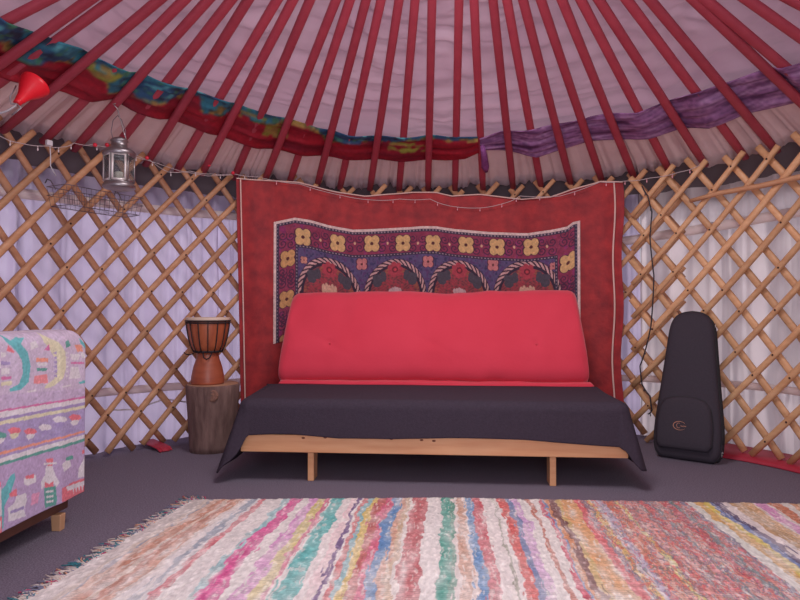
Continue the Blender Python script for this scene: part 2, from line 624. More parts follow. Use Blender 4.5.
ORD = ['first', 'second', 'third', 'fourth', 'fifth', 'sixth', 'seventh', 'eighth', 'ninth', 'tenth', 'eleventh', 'twelfth', 'thirteenth', 'fourteenth', 'fifteenth', 'sixteenth', 'seventeenth', 'eighteenth', 'nineteenth', 'twentieth', 'twenty-first', 'twenty-second', 'twenty-third', 'twenty-fourth', 'twenty-fifth', 'twenty-sixth', 'twenty-seventh', 'twenty-eighth', 'twenty-ninth', 'thirtieth', 'thirty-first', 'thirty-second', 'thirty-third']
poles = []
for i, (a, b, side) in enumerate(RAF):
    A = at_cone(*a); B = at_cone(*b)
    d = (A - B)
    ra, rb = math.hypot(A.x, A.y), math.hypot(B.x, B.y)
    # extend the line in plan to the crown ring and down to the wall head
    def on_line(r, A=A, B=B):
        dx, dy = A.x - B.x, A.y - B.y
        aa = dx * dx + dy * dy; bb = 2 * (B.x * dx + B.y * dy); cc = B.x ** 2 + B.y ** 2 - r * r
        disc = bb * bb - 4 * aa * cc
        if disc < 0:
            return None
        s1 = (-bb - math.sqrt(disc)) / (2 * aa)
        return Vector((B.x + dx * s1, B.y + dy * s1, zroof(r)))
    low = on_line(2.335)
    high = None
    for rr in (0.45, 0.55, 0.65, 0.8, 0.95, 1.1):
        high = on_line(rr)
        if high is not None:
            break
    # the inner end is laid at the crown ring
    if rr > 0.5:
        pass
    tb = th(low); poles.append((tb, low, high, side))
    K = 14
    pts = [low.lerp(high, k / (K - 1)) for k in range(K)]
    for k, p in enumerate(pts):
        p.z = zroof(math.hypot(p.x, p.y))
    if rr > 0.5:
        pts.append(Vector((high.x * 0.45 / rr, high.y * 0.45 / rr, zroof(0.45))))
    nrm = Vector((math.sin(tb) * TS, math.cos(tb) * TS, 1)).normalized()
    wv = [0.021] + [0.0245] * (len(pts) - 3) + [0.022, 0.02]
    me = MB()
    me.tube(pts, wv, [w * 0.72 for w in wv], normal=nrm, n=8, power=0.75)
    if i <= 18:
        desc = ('passing in front of' if side == 'f' else 'passing behind') + ' the red scarf'
    elif i == 19:
        desc = 'behind the purple knot between two scarves'
    else:
        desc = ('passing in front of' if side == 'f' else 'passing behind') + ' the purple scarf'
    o = me.build('roof_pole', M_rafter)
    tag(o, 'red roof pole ' + desc + ', ' + ORD[i] + ' pole from left', 'roof pole', 'red roof poles of the tent')
poles_sorted = sorted(poles, key=lambda p: p[0])
PT = [p[0] for p in poles_sorted]; PS = [1.0 if p[3] == 'f' else -1.0 for p in poles_sorted]

# ------------------------------------------------------------------ pleated cream valance over the wall head (stuff of the lining)
nth = 1100
T = np.linspace(D(-112), D(100), nth)
rl = np.r_[np.linspace(1.98, 2.34, 15), 2.375]
pl = np.abs(smooth_noise(nth, 260, 12)) * 0.014 + smooth_noise(nth, 90, 13) * 0.010
P = np.zeros((nth, 16, 3))
for j, r in enumerate(rl):
    k = j / 15
    off = 0.062 + pl * (0.5 + 0.9 * k)
    rr = r + (0.006 * smooth_noise(nth, 150, 14) if j == 15 else 0)
    P[:, j, 0] = rr * np.sin(T); P[:, j, 1] = rr * np.cos(T); P[:, j, 2] = zroof(rr) + off - (0.03 if j == 15 else 0)
tag(sheet('pleated_valance', P, M_skirt, solid=0.002), 'cream pleated satin valance along the foot of the roof behind the poles', 'valance')

# ------------------------------------------------------------------ scarves woven through the poles


def scarf(name, top, bot, colf, label, ext_left=None, ext_right=None, seed=5, sag=0.0):
    def conv(L):
        out = []
        for (x, y) in L:
            p = at_cone(x, y); out.append((th(p), math.hypot(p.x, p.y)))
        return sorted(out)
    Tt, Bt = conv(top), conv(bot)
    t0 = min(Tt[0][0], Bt[0][0]); t1 = max(Tt[-1][0], Bt[-1][0])
    if ext_left is not None: t0 = ext_left
    if ext_right is not None: t1 = ext_right
    nu = int((t1 - t0) * 2.0 / 0.006); nv = 34
    T = np.linspace(t0, t1, nu)
    rt = interp(T, Tt); rb = interp(T, Bt)
    side = np.interp(T, PT, PS)
    side = np.sin(np.clip(side, -1, 1) * PI / 2)
    folds = noise2(nu, nv, (t1 - t0) * 2 / 0.22, 9, seed) * 0.010
    v = np.linspace(0, 1, nv)
    bundle = 0.012 * np.sin(PI * v)
    R = rt[:, None] * (1 - v)[None, :] + rb[:, None] * v[None, :]
    off = side[:, None] * 0.024 + np.clip(folds, -0.008, 0.008) * 0.7 + 0.002
    # the gathered cloth slips a little up or down the slope as it passes each pole
    R = R + side[:, None] * 0.026
    P = np.zeros((nu, nv, 3))
    P[..., 0] = R * np.sin(T)[:, None]; P[..., 1] = R * np.cos(T)[:, None]
    P[..., 2] = zroof(R) + off * 1.1
    C = colf(T, v, nu, nv)
    for _ in range(2):
        Cp = np.pad(C, ((1, 1), (1, 1), (0, 0)), mode='edge')
        C = (Cp[:-2, 1:-1] + Cp[2:, 1:-1] + Cp[1:-1, :-2] + Cp[1:-1, 2:] + 2 * C) / 6
    return tag(sheet(name, P, M_scarf, colors=C, solid=0.004), label, 'scarf', 'scarves woven through the roof poles')


def col_red(T, v, nu, nv):
    C = np.zeros((nu, nv, 3))
    red = np.array((170, 24, 44.)); dark = np.array((132, 22, 44.))
    n1 = noise2(nu, nv, nu / 40, 10, 31)[..., None]
    C[:] = red * 1.0 + (dark - red) * np.clip(0.4 + 0.5 * n1, 0, 1)
    a = noise2(nu, nv, nu / 30, 3, 32); b = noise2(nu, nv, nu / 6, 14, 33); c = noise2(nu, nv, nu / 9, 12, 34)
    edge = 0.44 + 0.14 * noise2(nu, nv, nu / 26, 2, 35) + 0.05 * b
    # how much of the painted border is turned to the room along the cloth
    deg = np.degrees(T)[:, None]
    show = interp(deg, [(-95, 1), (-60, 1.0), (-56, 0.55), (-52, 0.35), (-50, 0.9), (-42, 0.9), (-36, 0.55), (-32, 0.2), (-27, 0.25), (-24, 0.8), (-14, 0.7), (-8, 0.28), (-2, 0.32), (6, 0.4)])
    edge = edge * show
    V = v[None, :]
    teal = np.array((52, 122, 142.)); blue = np.array((48, 88, 126.)); green = np.array((70, 132, 104.)); ylw = np.array((178, 146, 78.)); dk = np.array((40, 52, 74.))
    m = V < edge
    mix = np.where((a > 0.1)[..., None], teal, blue)
    mix = np.where((b > 0.9)[..., None], green, mix)
    mix = np.where((c > 0.75)[..., None], dk, mix)
    mix = np.where(((b < -1.0))[..., None], np.array((96, 178, 186.)), mix)
    gold = (np.abs(V - edge) < 0.05) & (c > -0.1)
    C = np.where(m[..., None], mix, C)
    C = np.where(gold[..., None], ylw * (0.85 + 0.15 * np.sign(b))[..., None], C)
    patch = (V < 0.6) & (V > 0.1) & (noise2(nu, nv, nu / 40, 2, 39) > 0.8) & (b > -0.4)
    C = np.where(patch[..., None], np.where((c > 0)[..., None], np.array((150, 150, 60.)), ylw * 0.9), C)
    return C


def col_purple(T, v, nu, nv):
    base = np.array((156, 104, 154.)); lil = np.array((208, 168, 214.)); dk = np.array((98, 58, 102.))
    V = v[None, :] + 0.05 * smooth_noise(nu, 20, 41)[:, None]
    s = np.sin(V * 60 + 1.5 * smooth_noise(nu, 14, 42)[:, None])
    b = noise2(nu, nv, nu / 25, 12, 43)
    C = base + (lil - base) * np.clip(0.35 * s + 0.35 * b + 0.15, 0, 1)[..., None]
    C = np.where(((s < -0.8) | (b < -1.1))[..., None], dk, C)
    C = np.where(((s > 0.93) & (b > 0))[..., None], np.array((214, 180, 214.)), C)
    return C


scarf('red_scarf',
      [(0, 18), (27, 29), (84, 50), (128, 73), (148, 77), (189, 88), (236, 103), (250, 110), (307, 125), (348, 135), (385, 137), (430, 137), (478, 137)],
      [(0, 76), (40, 86), (67, 93), (88, 101), (115, 102), (135, 111), (169, 121), (216, 135), (256, 148), (300, 155), (334, 157), (368, 160), (400, 161), (439, 161), (465, 158), (478, 152)],
      col_red, 'long red scarf with blue and gold paisley border, left half of the roof', ext_left=D(-98), seed=51)
scarf('purple_scarf',
      [(481, 137), (500, 132), (537, 129), (590, 118), (639, 112), (687, 94), (762, 71), (800, 62)],
      [(481, 150), (500, 152), (537, 156), (590, 142), (650, 139), (680, 131), (710, 129), (744, 116), (800, 103)],
      col_purple, 'purple and lilac striped scarf, right half of the roof', ext_right=D(80), seed=61)
# tassel end of the purple scarf
K = [at_cone(482, 142), at_cone(484, 152), at_cone(485, 163), at_cone(486, 168)]
for q, p in enumerate(K):
    p.z -= 0.035; p.y -= 0.03
me = MB(); me.tube(K, [0.014, 0.022, 0.028, 0.012], [0.012, 0.018, 0.02, 0.008], n=10)
pk = bpy.data.objects['purple_scarf']
me.build('knot_end', mat('lilac_cloth', (160, 92, 160), 0.7, color2=(122, 62, 118), scale=40), pk)

# ------------------------------------------------------------------ lattice walls
PITCH_T = 0.207 / RW
KV = 1.12                      # rise of a slat per metre of arc


def lattice(name, label, ta, tb, phase, rin, top=1.80, seed=1, wid=0.0175):
    root = empty(name, pol((ta + tb) / 2, rin, 0), label, 'lattice wall', 'wooden lattice walls of the tent')
    r = random.Random(seed)
    lines = {1: [], -1: []}
    DZ = {1: 1.0 / (1.08 * RW), -1: 1.0 / (1.30 * RW)}
    dtdz = DZ[1]
    span = top * dtdz
    knots = []
    for s in (1, -1):
        k = 0
        n0 = math.floor((ta - span - phase) / PITCH_T) - 1
        n1 = math.ceil((tb + span - phase) / PITCH_T) + 1
        for k in range(n0, n1 + 1):
            t0 = phase + k * PITCH_T + r.uniform(-0.003, 0.003)
            zlo, zhi = 0.03 + r.uniform(-0.02, 0.01), top + r.uniform(-0.03, 0.03)
            # theta(z) = t0 + s * z * dtdz, clipped to the section's width
            dz_ = DZ[s]
            def zt(tt): return (tt - t0) / (s * dz_)
            za, zb = sorted((zt(ta), zt(tb)))
            za, zb = max(za + 0.02 * (za > zlo), zlo), min(zb, zhi)
            if zb - za < 0.16:
                continue
            K = max(3, int((zb - za) / 0.12) + 2)
            R = rin if s == 1 else rin + 0.032
            pts = []; nr_ = []
            bow = r.uniform(-0.004, 0.004)
            for i in range(K):
                z = za + (zb - za) * i / (K - 1)
                t = t0 + s * z * dz_ + bow * math.sin(PI * i / (K - 1))
                pts.append(pol(t, R, z)); nr_.append(pol(t, 1, 0))
            me = MB()
            w = wid * r.uniform(0.9, 1.1)
            me.tube(pts, w if s == 1 else w * 1.12, 0.0145 if s == 1 else 0.0125, normal=nr_, n=8, power=0.7)
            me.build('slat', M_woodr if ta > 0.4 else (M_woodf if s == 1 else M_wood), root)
            lines[s].append((t0, za, zb))
    for (a0, az, az2) in lines[1]:
        for (b0, bz, bz2) in lines[-1]:
            z = (b0 - a0) / (DZ[1] + DZ[-1])
            if max(az, bz) + 0.02 < z < min(az2, bz2) - 0.02:
                t = a0 + z * dtdz
                knots.append((t, z))
    knots = [k for k in knots if r.random() < 0.45][:90]
    for (t, z) in knots:
        me = MB(); me.ball(pol(t, rin - 0.015, z), 0.0065, 6, sc=(1, 1, 1))
        me.build('lacing_knot', M_leather, root)
    return root


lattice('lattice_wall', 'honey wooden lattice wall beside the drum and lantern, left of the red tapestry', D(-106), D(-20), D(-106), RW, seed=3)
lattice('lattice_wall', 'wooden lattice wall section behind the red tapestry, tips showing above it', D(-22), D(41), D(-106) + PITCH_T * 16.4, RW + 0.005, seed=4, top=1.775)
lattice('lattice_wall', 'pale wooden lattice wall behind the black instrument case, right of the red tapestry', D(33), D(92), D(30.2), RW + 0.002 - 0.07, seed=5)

# loose stick laid across the right lattice
me = MB()
pp = [at_cyl(x, y, 2.205) for x, y in ((690, 201), (720, 193), (760, 186), (800, 177), (850, 166))]
me.tube(pp, [0.012, 0.015, 0.016, 0.016, 0.014], n=8)
tag(me.build('wooden_stick', M_woodf), 'long thin wooden stick lying almost level across the right lattice near its top', 'stick')

# ------------------------------------------------------------------ tapestry
RT = 2.255
TOPT = [(236, 178), (250, 179), (297, 182), (338, 192), (365, 196), (412, 192), (436, 192), (452, 196), (480, 194), (522, 199), (550, 197), (570, 190), (600, 181), (622, 182)]
tl = [(th(at_cyl(x, y, RT)), at_cyl(x, y, RT).z) for x, y in TOPT]
tA, tB = tl[0][0], tl[-1][0]
root = empty('wall_tapestry', pol(0, RT, 0.3), 'large red velvet tapestry with embroidered arches, hung behind the sofa', 'tapestry')
nu, nv = 300, 120
T = np.linspace(tA, tB, nu); v = np.linspace(0, 1, nv)
zt_ = interp(T, tl)
narrow = 0.0
W = noise2(nu, nv, 16, 5, 71) * 0.004 + smooth_noise(nu, 26, 72)[:, None] * 0.004


def tap_r(theta, z):
    return RT + 0.006 * np.sin(theta * 23 + z * 2) * 0.8 + 0.004 * np.sin(theta * 51 + 1.3 * z)


Z = zt_[:, None] * (1 - v) + 0.10 * v
TT = T[:, None] * np.ones((1, nv))
# edges draw in slightly downwards and wave
kx = (TT - tA) / (tB - tA)
TT = TT + (0.018 * (1 - kx) ** 6 * v[None, :]) + 0.004 * np.sin(Z * 9) * (kx ** 12) - 0.003 * (kx ** 8) * np.sin(Z * 3)
Rr = tap_r(TT, Z) + W * 0.6
P = np.stack([Rr * np.sin(TT), Rr * np.cos(TT), Z], -1)
sheet('velvet_ground', P, M_velvet, root, solid=0.004)


def edge_tube(pts_tz, w, off, name='piping', m=None, flat=None):
    me = MB()
    pts = [pol(t, float(tap_r(t, z)) - off, z) for t, z in pts_tz]
    nr_ = [pol(t, 1, 0) for t, z in pts_tz]
    me.tube(pts, w, flat or w, normal=nr_, n=6)
    return me.build(name, m or M_piping, root)


# thin cream cord round the outer edge
ii = np.linspace(0, nu - 1, 120).astype(int)
edge_tube([(TT[i, 0], Z[i, 0] - 0.004) for i in ii], 0.005, 0.010)
jj = np.linspace(0, nv - 1, 50).astype(int)
il, ir = 3, nu - 6
edge_tube([(TT[il, j], Z[il, j] - 0.004) for j in jj], 0.005, 0.012)
edge_tube([(TT[ir, j] - 0.004, Z[ir, j] - 0.004) for j in jj], 0.006, 0.012)

# embroidered panel
PTOP = [(274, 222), (283, 220), (295, 217.5), (310, 220), (329, 225), (353, 229.5), (385, 228.5), (422, 226), (436, 226), (455, 229), (492, 232), (528, 233), (550, 230), (567, 226.5), (573, 222), (580, 220.5)]
R2 = RT - 0.016
pt = [(th(at_cyl(x, y, R2)), at_cyl(x, y, R2).z) for x, y in PTOP]
pA, pB = pt[0][0], pt[-1][0]


def uv(x, y):
    p = at_cyl(x, y, R2); t = th(p)
    return t, float(interp(t, pt)) - p.z


nu, nv = 780, 250
DEP = 0.85
cv = Canvas(pA, pB, 0, DEP, nu, nv, (150, 52, 84))
c_navy = (52, 46, 70); c_crim = (150, 34, 66); c_cream = (228, 196, 184); c_ylw = (236, 190, 124); c_ppl = (78, 44, 92); c_blu = (92, 80, 124)
c_pink = (218, 132, 130); c_red = (176, 44, 60)
U, Vv = cv.U, cv.V
pxm = 4.35 / 601          # metres per pixel here
um = pxm / RT
# mottled ground of the border band
nb = noise2(nu, nv, 90, 30, 81)
cv.C += (nb * 6)[..., None]
cv.fill((nb > 0.9), (150, 48, 104))
# inner field below border band
inner = (Vv > 26 * pxm) & (U > pA + 24 * um) & (U < pB - 24 * um)
cv.fill(inner, c_blu)
nb2 = noise2(nu, nv, 150, 50, 82)
cv.fill(inner & (nb2 > 0.5), (92, 60, 112))
cv.fill(inner & (nb2 < -0.9), (60, 56, 100))


# spirals in the border


def spiral(x, y, sgn=1, c=(78, 34, 66), rr=4.6):
    u0, v0 = uv(x, y)
    du = (U - u0) / um; dv = (Vv - v0) / pxm
    q = np.hypot(du, dv); an = np.arctan2(dv, du * sgn)
    ph = (q / rr * 1.55 + an / (2 * PI)) % 1.0
    cv.fill((q < rr) & (np.abs(ph - 0.5) < 0.20), c)


def flower(x, y, r, c, core=(90, 40, 40), petals=4, rot=PI / 4):
    u0, v0 = uv(x, y)
    for k in range(petals):
        a = rot + k * 2 * PI / petals
        cu, cvv = u0 + math.cos(a) * r * 0.55 * um, v0 + math.sin(a) * r * 0.55 * pxm
        cv.ellipse(cu, cvv, r * 0.62 * um, r * 0.62 * pxm, (72, 34, 54))
    for k in range(petals):
        a = rot + k * 2 * PI / petals
        cu, cvv = u0 + math.cos(a) * r * 0.56 * um, v0 + math.sin(a) * r * 0.60 * pxm
        cv.ellipse(cu, cvv, r * 0.47 * um, r * 0.53 * pxm, c)
    cv.ellipse(u0, v0, r * 0.2 * um, r * 0.2 * pxm, core)


band_f = [(303, 237), (338, 243), (372, 243.5), (403, 243), (433, 243), (466, 245), (497, 247), (531, 247)]
for k in range(len(band_f)):
    x0 = band_f[k][0]; x1 = band_f[k + 1][0] if k + 1 < len(band_f) else 563
    xm = (x0 + x1) / 2; ym = (band_f[k][1] + (band_f[k + 1][1] if k + 1 < len(band_f) else 246)) / 2
    for dx in (-5, 5):
        for dy in (-4.5, 4.5):
            spiral(xm + dx, ym + dy, 1 if dx * dy > 0 else -1)
    u0, v0 = uv(xm, ym)
    cv.ellipse(u0, v0, 1.1 * um, 1.5 * pxm, (236, 190, 150))
for (x, ys) in ((287, (240, 276, 280, 318, 322)), (568, (238, 283, 290, 322, 330))):
    for y in ys:
        for dx in (-4.2, 4.2):
            for dy in (-4, 4):
                spiral(x + dx, y + dy, 1 if dx * dy > 0 else -1)
for (x, y) in band_f:
    flower(x, y, 8.6, c_ylw)
flower(288, 258.5, 8.3, (222, 168, 104)); flower(568, 263, 8.8, c_ylw)
flower(287, 299, 8.3, (214, 160, 100)); flower(573, 302, 8.5, c_ylw)
flower(287, 342, 8.3, (214, 160, 100)); flower(573, 342, 8.5, c_ylw)
# arches
for (cx, cyy, rx, ry, cr) in ((329.5, 298, 33, 40, 0), (395, 297, 32.5, 39, 1), (459.5, 298, 32.5, 38.5, 1), (527, 300, 34, 39.5, 0)):
    u0, v0 = uv(cx, cyy)
    du = (U - u0) / um; dv = (Vv - v0) / pxm
    q = np.where(dv < 0, np.hypot(du / rx, dv / ry), np.abs(du) / rx)
    an = np.arctan2(dv / ry, du / rx)
    m = (q < 1.0)
    cv.fill(m, (54, 34, 52))
    chain = (q < 0.985) & (q > 0.865)
    zz = np.sin(np.where(dv < 0, an * 34, dv * 0.95) + (q - 0.92) * 60)
    cv.fill(chain & (zz > -0.25), (226, 176, 172))
    cv.fill((q < 0.85) & (q > 0.80), (46, 36, 58))
    cv.fill(q < 0.79, (158, 68, 74))
    inn = q < 0.78
    sw = np.sin(du * 0.9 + 2.2 * np.sin(dv * 0.62)) * np.sin(dv * 1.1 + 1.6 * np.sin(du * 0.55))
    cv.fill(inn & (sw > 0.38), (188, 62, 76)); cv.fill(inn & (sw < -0.62), (110, 58, 66))
    cv.fill(inn & (q > 0.66) & (sw > 0.1), (170, 96, 72))
    # dark leaves and rosette
    for sx in (-1, 1):
        lx, ly = u0 + sx * 15 * um, v0 - 20 * pxm
        for (ox, oy, rr1, rr2) in ((0, 0, 6.5, 4.2), (sx * 3, 4.5, 4.5, 4.5), (sx * -3, -3, 3, 4), (sx * 5, -0.5, 3, 3)):
            cv.ellipse(lx + ox * um, ly + oy * pxm, rr1 * um, rr2 * pxm, (76, 72, 84))
    ru, rv = u0, v0 - 28 * pxm
    for k in range(7):
        a = k * 2 * PI / 7
        cv.ellipse(ru + 5.5 * math.cos(a) * um, rv + 5.5 * math.sin(a) * pxm, 2.7 * um, 2.7 * pxm, (192, 66, 80))
    cv.ellipse(ru, rv, 3.2 * um, 3.2 * pxm, (120, 34, 50)); cv.ellipse(ru, rv, 1.6 * um, 1.6 * pxm, (214, 70, 80))
    fu, fv = u0, v0 - 8 * pxm
    if cr == 0:
        for k in range(5):
            cv.ellipse(fu + (k - 2) * 3 * um, fv - (1.5 if k % 2 else 0) * pxm, 1.9 * um, 5 * pxm, (240, 190, 160))
    else:
        for k in range(5):
            cv.ellipse(fu + (k - 2) * 2.4 * um, fv + abs(k - 2) * 0.8 * pxm, 1.8 * um, 2.6 * pxm, (230, 190, 190))
# small flowers in the spandrels
for (x, y, c) in ((362, 264, c_pink), (428, 261.5, c_pink), (493, 265, c_pink), (553, 266, c_pink), (304, 260, (222, 150, 130))):
    flower(x, y, 6.0 if x not in (553, 304) else 3.6, c)
# dark chain lines
for (a, b2) in ((2.2, 5.4), (25.5, 28.5)):
    mm = (Vv > a * pxm) & (Vv < b2 * pxm)
    if a > 20:
        mm &= (U > pA + 22 * um) & (U < pB - 22 * um)
    cv.fill(mm, c_navy)
    cm = mm & (np.abs(Vv - (a + b2) / 2 * pxm) < 0.55 * pxm) & (np.sin(U / um * 1.9) > 0.1)
    cv.fill(cm, (176, 150, 160))
for (a, b2) in ((2.2, 5.2), (21.5, 24.5)):
    for sd in (0, 1):
        d_ = (U - pA) / um if sd == 0 else (pB - U) / um
        mm = (d_ > a) & (d_ < b2) & (Vv > (2 if a < 20 else 26) * pxm)
        cv.fill(mm, c_navy)
        cv.fill(mm & (np.abs(d_ - (a + b2) / 2) < 0.5) & (np.sin(Vv / pxm * 1.9) > 0.1), (150, 130, 146))
# cream edge
cv.fill((Vv < 2.7 * pxm) | ((U - pA) / um < 2.7) | ((pB - U) / um < 2.7), (246, 218, 208))
cv.C *= (1 + 0.05 * noise2(nu, nv, 200, 70, 90))[..., None]
cv.C = cv.C * 0.86 + np.array((124, 84, 100.)) * 0.14  # haze painted into the thread colours: all pulled towards grey-mauve
TTp = cv.U
Zp = interp(cv.U[:, 0], pt)[:, None] - cv.V
Rp = tap_r(TTp, Zp) - 0.009
P = np.stack([Rp * np.sin(TTp), Rp * np.cos(TTp), Zp], -1)
o = sheet('embroidered_panel', P, M_suzani, root, colors=np.clip(cv.C, 0, 255), solid=0.003, flip=False)
o['label'] = 'embroidered panel of yellow flowers over four arches with a cream edge'

# ------------------------------------------------------------------ sofa
SX = -0.076
root = empty('futon_sofa', (SX, 1.2, 0), 'low pine futon sofa with bright red mattress in front of the tapestry', 'sofa')


def rbox(name, c, size, m, parent, bevel=0.004):
    me = MB(); me.box(c, size)
    return me.build(name, m, parent, bevel=bevel)


fb = rbox('front_board', (SX, 0.775, 0.193), (1.90, 0.024, 0.088), M_pine, root)
for (x, z) in ((-0.63, 0.222), (-0.52, 0.226), (-0.19, 0.224), (-0.04, 0.221), (0.02, 0.218)):
    me = MB()
    me.lathe([(0.0001, 0), (0.006, 0), (0.006, 0.002), (0.0001, 0.002)], (SX + x, 0.7640, z), 12, M=Matrix.Rotation(PI / 2, 3, 'X') @ Matrix.Diagonal((1.5, 0.8, 1)), caps=False)
    me.build('wood_knot', M_pinedark, fb)
for (x, y) in ((-0.60, 0.84), (0.60, 0.84), (-0.60, 1.55), (0.60, 1.55)):
    me = MB(); me.box((SX + x, y, 0.082), (0.031, 0.09, 0.164))
    me.build('leg', M_pine, root, bevel=0.003)
rbox('back_board', (SX, 1.68, 0.193), (1.90, 0.024, 0.088), M_pine, root)
for x in (-0.60, 0.60):
    rbox('side_rail', (SX + x, 1.228, 0.193), (0.04, 0.878, 0.07), M_pine, root)
me = MB()
for k in range(9):
    me.box((SX, 0.84 + k * 0.095, 0.238), (1.88, 0.055, 0.018))
me.build('slat_deck', M_pine, root, bevel=0.002)


def loft(name, prof, x0, x1, m, parent, nx=90, endr=0.07, seed=0, tufts=(), wscale=None, wrinkle=0.003):
    """closed profile (y,z) swept along x with soft rounded ends"""
    # resample the profile smoothly
    pr = np.array(prof + [prof[0]], float)
    sl = np.r_[0, np.cumsum(np.hypot(np.diff(pr[:, 0]), np.diff(pr[:, 1])))]
    NP = 96
    s = np.linspace(0, sl[-1], NP + 1)[:-1]
    py = np.interp(s, sl, pr[:, 0]); pz = np.interp(s, sl, pr[:, 1])
    for _ in range(3):
        py = (np.roll(py, 1) + 2 * py + np.roll(py, -1)) / 4; pz = (np.roll(pz, 1) + 2 * pz + np.roll(pz, -1)) / 4
    cy, cz = py.mean(), pz.mean()
    e = np.r_[np.array([0, .02, .08, .2, .4, .7]), np.linspace(1, 2, 2)[:1]] 
    half = (x1 - x0) / 2; xc = (x0 + x1) / 2
    ang = np.linspace(0, PI / 2, 9)
    left = -(half - endr) - endr * np.cos(ang)
    mid = np.linspace(-(half - endr), half - endr, nx)[1:-1]
    xs = np.r_[left, mid, -left[::-1]]
    d = np.maximum(np.abs(xs) - (half - endr), 0)
    inset = endr - np.sqrt(np.maximum(endr ** 2 - d ** 2, 0))
    P = np.zeros((len(xs), NP, 3))
    ty = np.gradient(py); tz = np.gradient(pz)
    ny, nz_ = tz, -ty
    L_ = np.hypot(ny, nz_); ny /= L_; nz_ /= L_
    if ((py - cy) * ny + (pz - cz) * nz_).mean() < 0:
        ny, nz_ = -ny, -nz_
    wr = noise2(len(xs), NP, 22, 10, seed + 1) * wrinkle + noise2(len(xs), NP, 7, 6, seed + 2) * wrinkle * 1.5
    for i, x in enumerate(xs):
        off = -inset[i] * 0.75
        P[i, :, 1] = py + ny * (off + wr[i]); P[i, :, 2] = pz + nz_ * (off + wr[i])
        P[i, :, 0] = xc + x * (1 if wscale is None else 1) 
    if wscale:
        P[..., 0] = xc + (P[..., 0] - xc) * np.interp(P[..., 2], [wscale[0][0], wscale[1][0]], [wscale[0][1], wscale[1][1]])
    for (tx, ty_, tz_) in tufts:
        dd = np.sqrt((P[..., 0] - tx) ** 2 + (P[..., 1] - ty_) ** 2 + (P[..., 2] - tz_) ** 2)
        dent = 0.012 * np.exp(-(dd / 0.03) ** 2) + 0.006 * np.exp(-(((P[..., 0] - tx) * 0.5 + (P[..., 2] - tz_)) / 0.012) ** 2 - (dd / 0.14) ** 2)
        P[..., 1] += dent
    o = sheet(name, P, m, parent)
    bm_me = o.data
    # close both ends
    import bmesh
    bm = bmesh.new(); bm.from_mesh(bm_me)
    # stitch the seam along the profile
    bm.verts.ensure_lookup_table()
    nX = len(xs)
    for i in range(nX - 1):
        try:
            bm.faces.new((bm.verts[i * NP + NP - 1], bm.verts[(i + 1) * NP + NP - 1], bm.verts[(i + 1) * NP], bm.verts[i * NP]))
        except ValueError:
            pass
    for i in (0, nX - 1):
        try:
            bm.faces.new([bm.verts[i * NP + j] for j in range(NP)])
        except ValueError:
            pass
    bmesh.ops.recalc_face_normals(bm, faces=bm.faces)
    for f in bm.faces: f.smooth = True
    bm.to_mesh(bm_me); bm.free()
    return o


loft('seat_mattress', [(0.80, 0.252), (0.775, 0.30), (0.79, 0.375), (0.85, 0.395), (1.2, 0.398), (1.55, 0.40), (1.62, 0.38), (1.63, 0.29), (1.60, 0.252), (1.2, 0.25)], SX - 0.945, SX + 0.945, M_red, root, endr=0.06, seed=101)
bp = [(1.44, 0.415), (1.395, 0.44), (1.385, 0.50), (1.425, 0.62), (1.50, 0.76), (1.575, 0.88), (1.63, 0.955), (1.69, 0.985), (1.76, 0.965), (1.80, 0.90), (1.78, 0.78), (1.70, 0.58), (1.62, 0.43), (1.53, 0.408)]
TUF = [(SX - 0.63, 1.455, 0.655), (SX, 1.455, 0.655), (SX + 0.62, 1.455, 0.655)]
bk = loft('back_mattress', bp, SX - 0.945, SX + 0.925, M_red, root, endr=0.05, seed=111, tufts=TUF, wscale=((0.42, 1.0), (0.98, 0.972)), wrinkle=0.0036)
for t_ in TUF:
    me = MB(); me.ball((t_[0], t_[1] - 0.006, t_[2]), 0.008, 8, sc=(1, 0.5, 1)); me.build('tuft_button', M_red, bk)
# folded lower roll of the mattress just above the blanket
loft('mattress_fold', [(1.375, 0.402), (1.368, 0.418), (1.38, 0.432), (1.42, 0.436), (1.47, 0.42), (1.45, 0.402)], SX - 0.93, SX + 0.94, M_red, root, endr=0.02, seed=121, wrinkle=0.002)
for x in (-0.45, 0.45):
    me = MB(); me.tube([(SX + x, 1.675, 0.16), (SX + x, 1.72, 0.45), (SX + x, 1.84, 0.86)], 0.02, 0.014, n=8)
    me.build('back_support', M_pine, root)

# ------------------------------------------------------------------ blanket
zb_ = 0.412


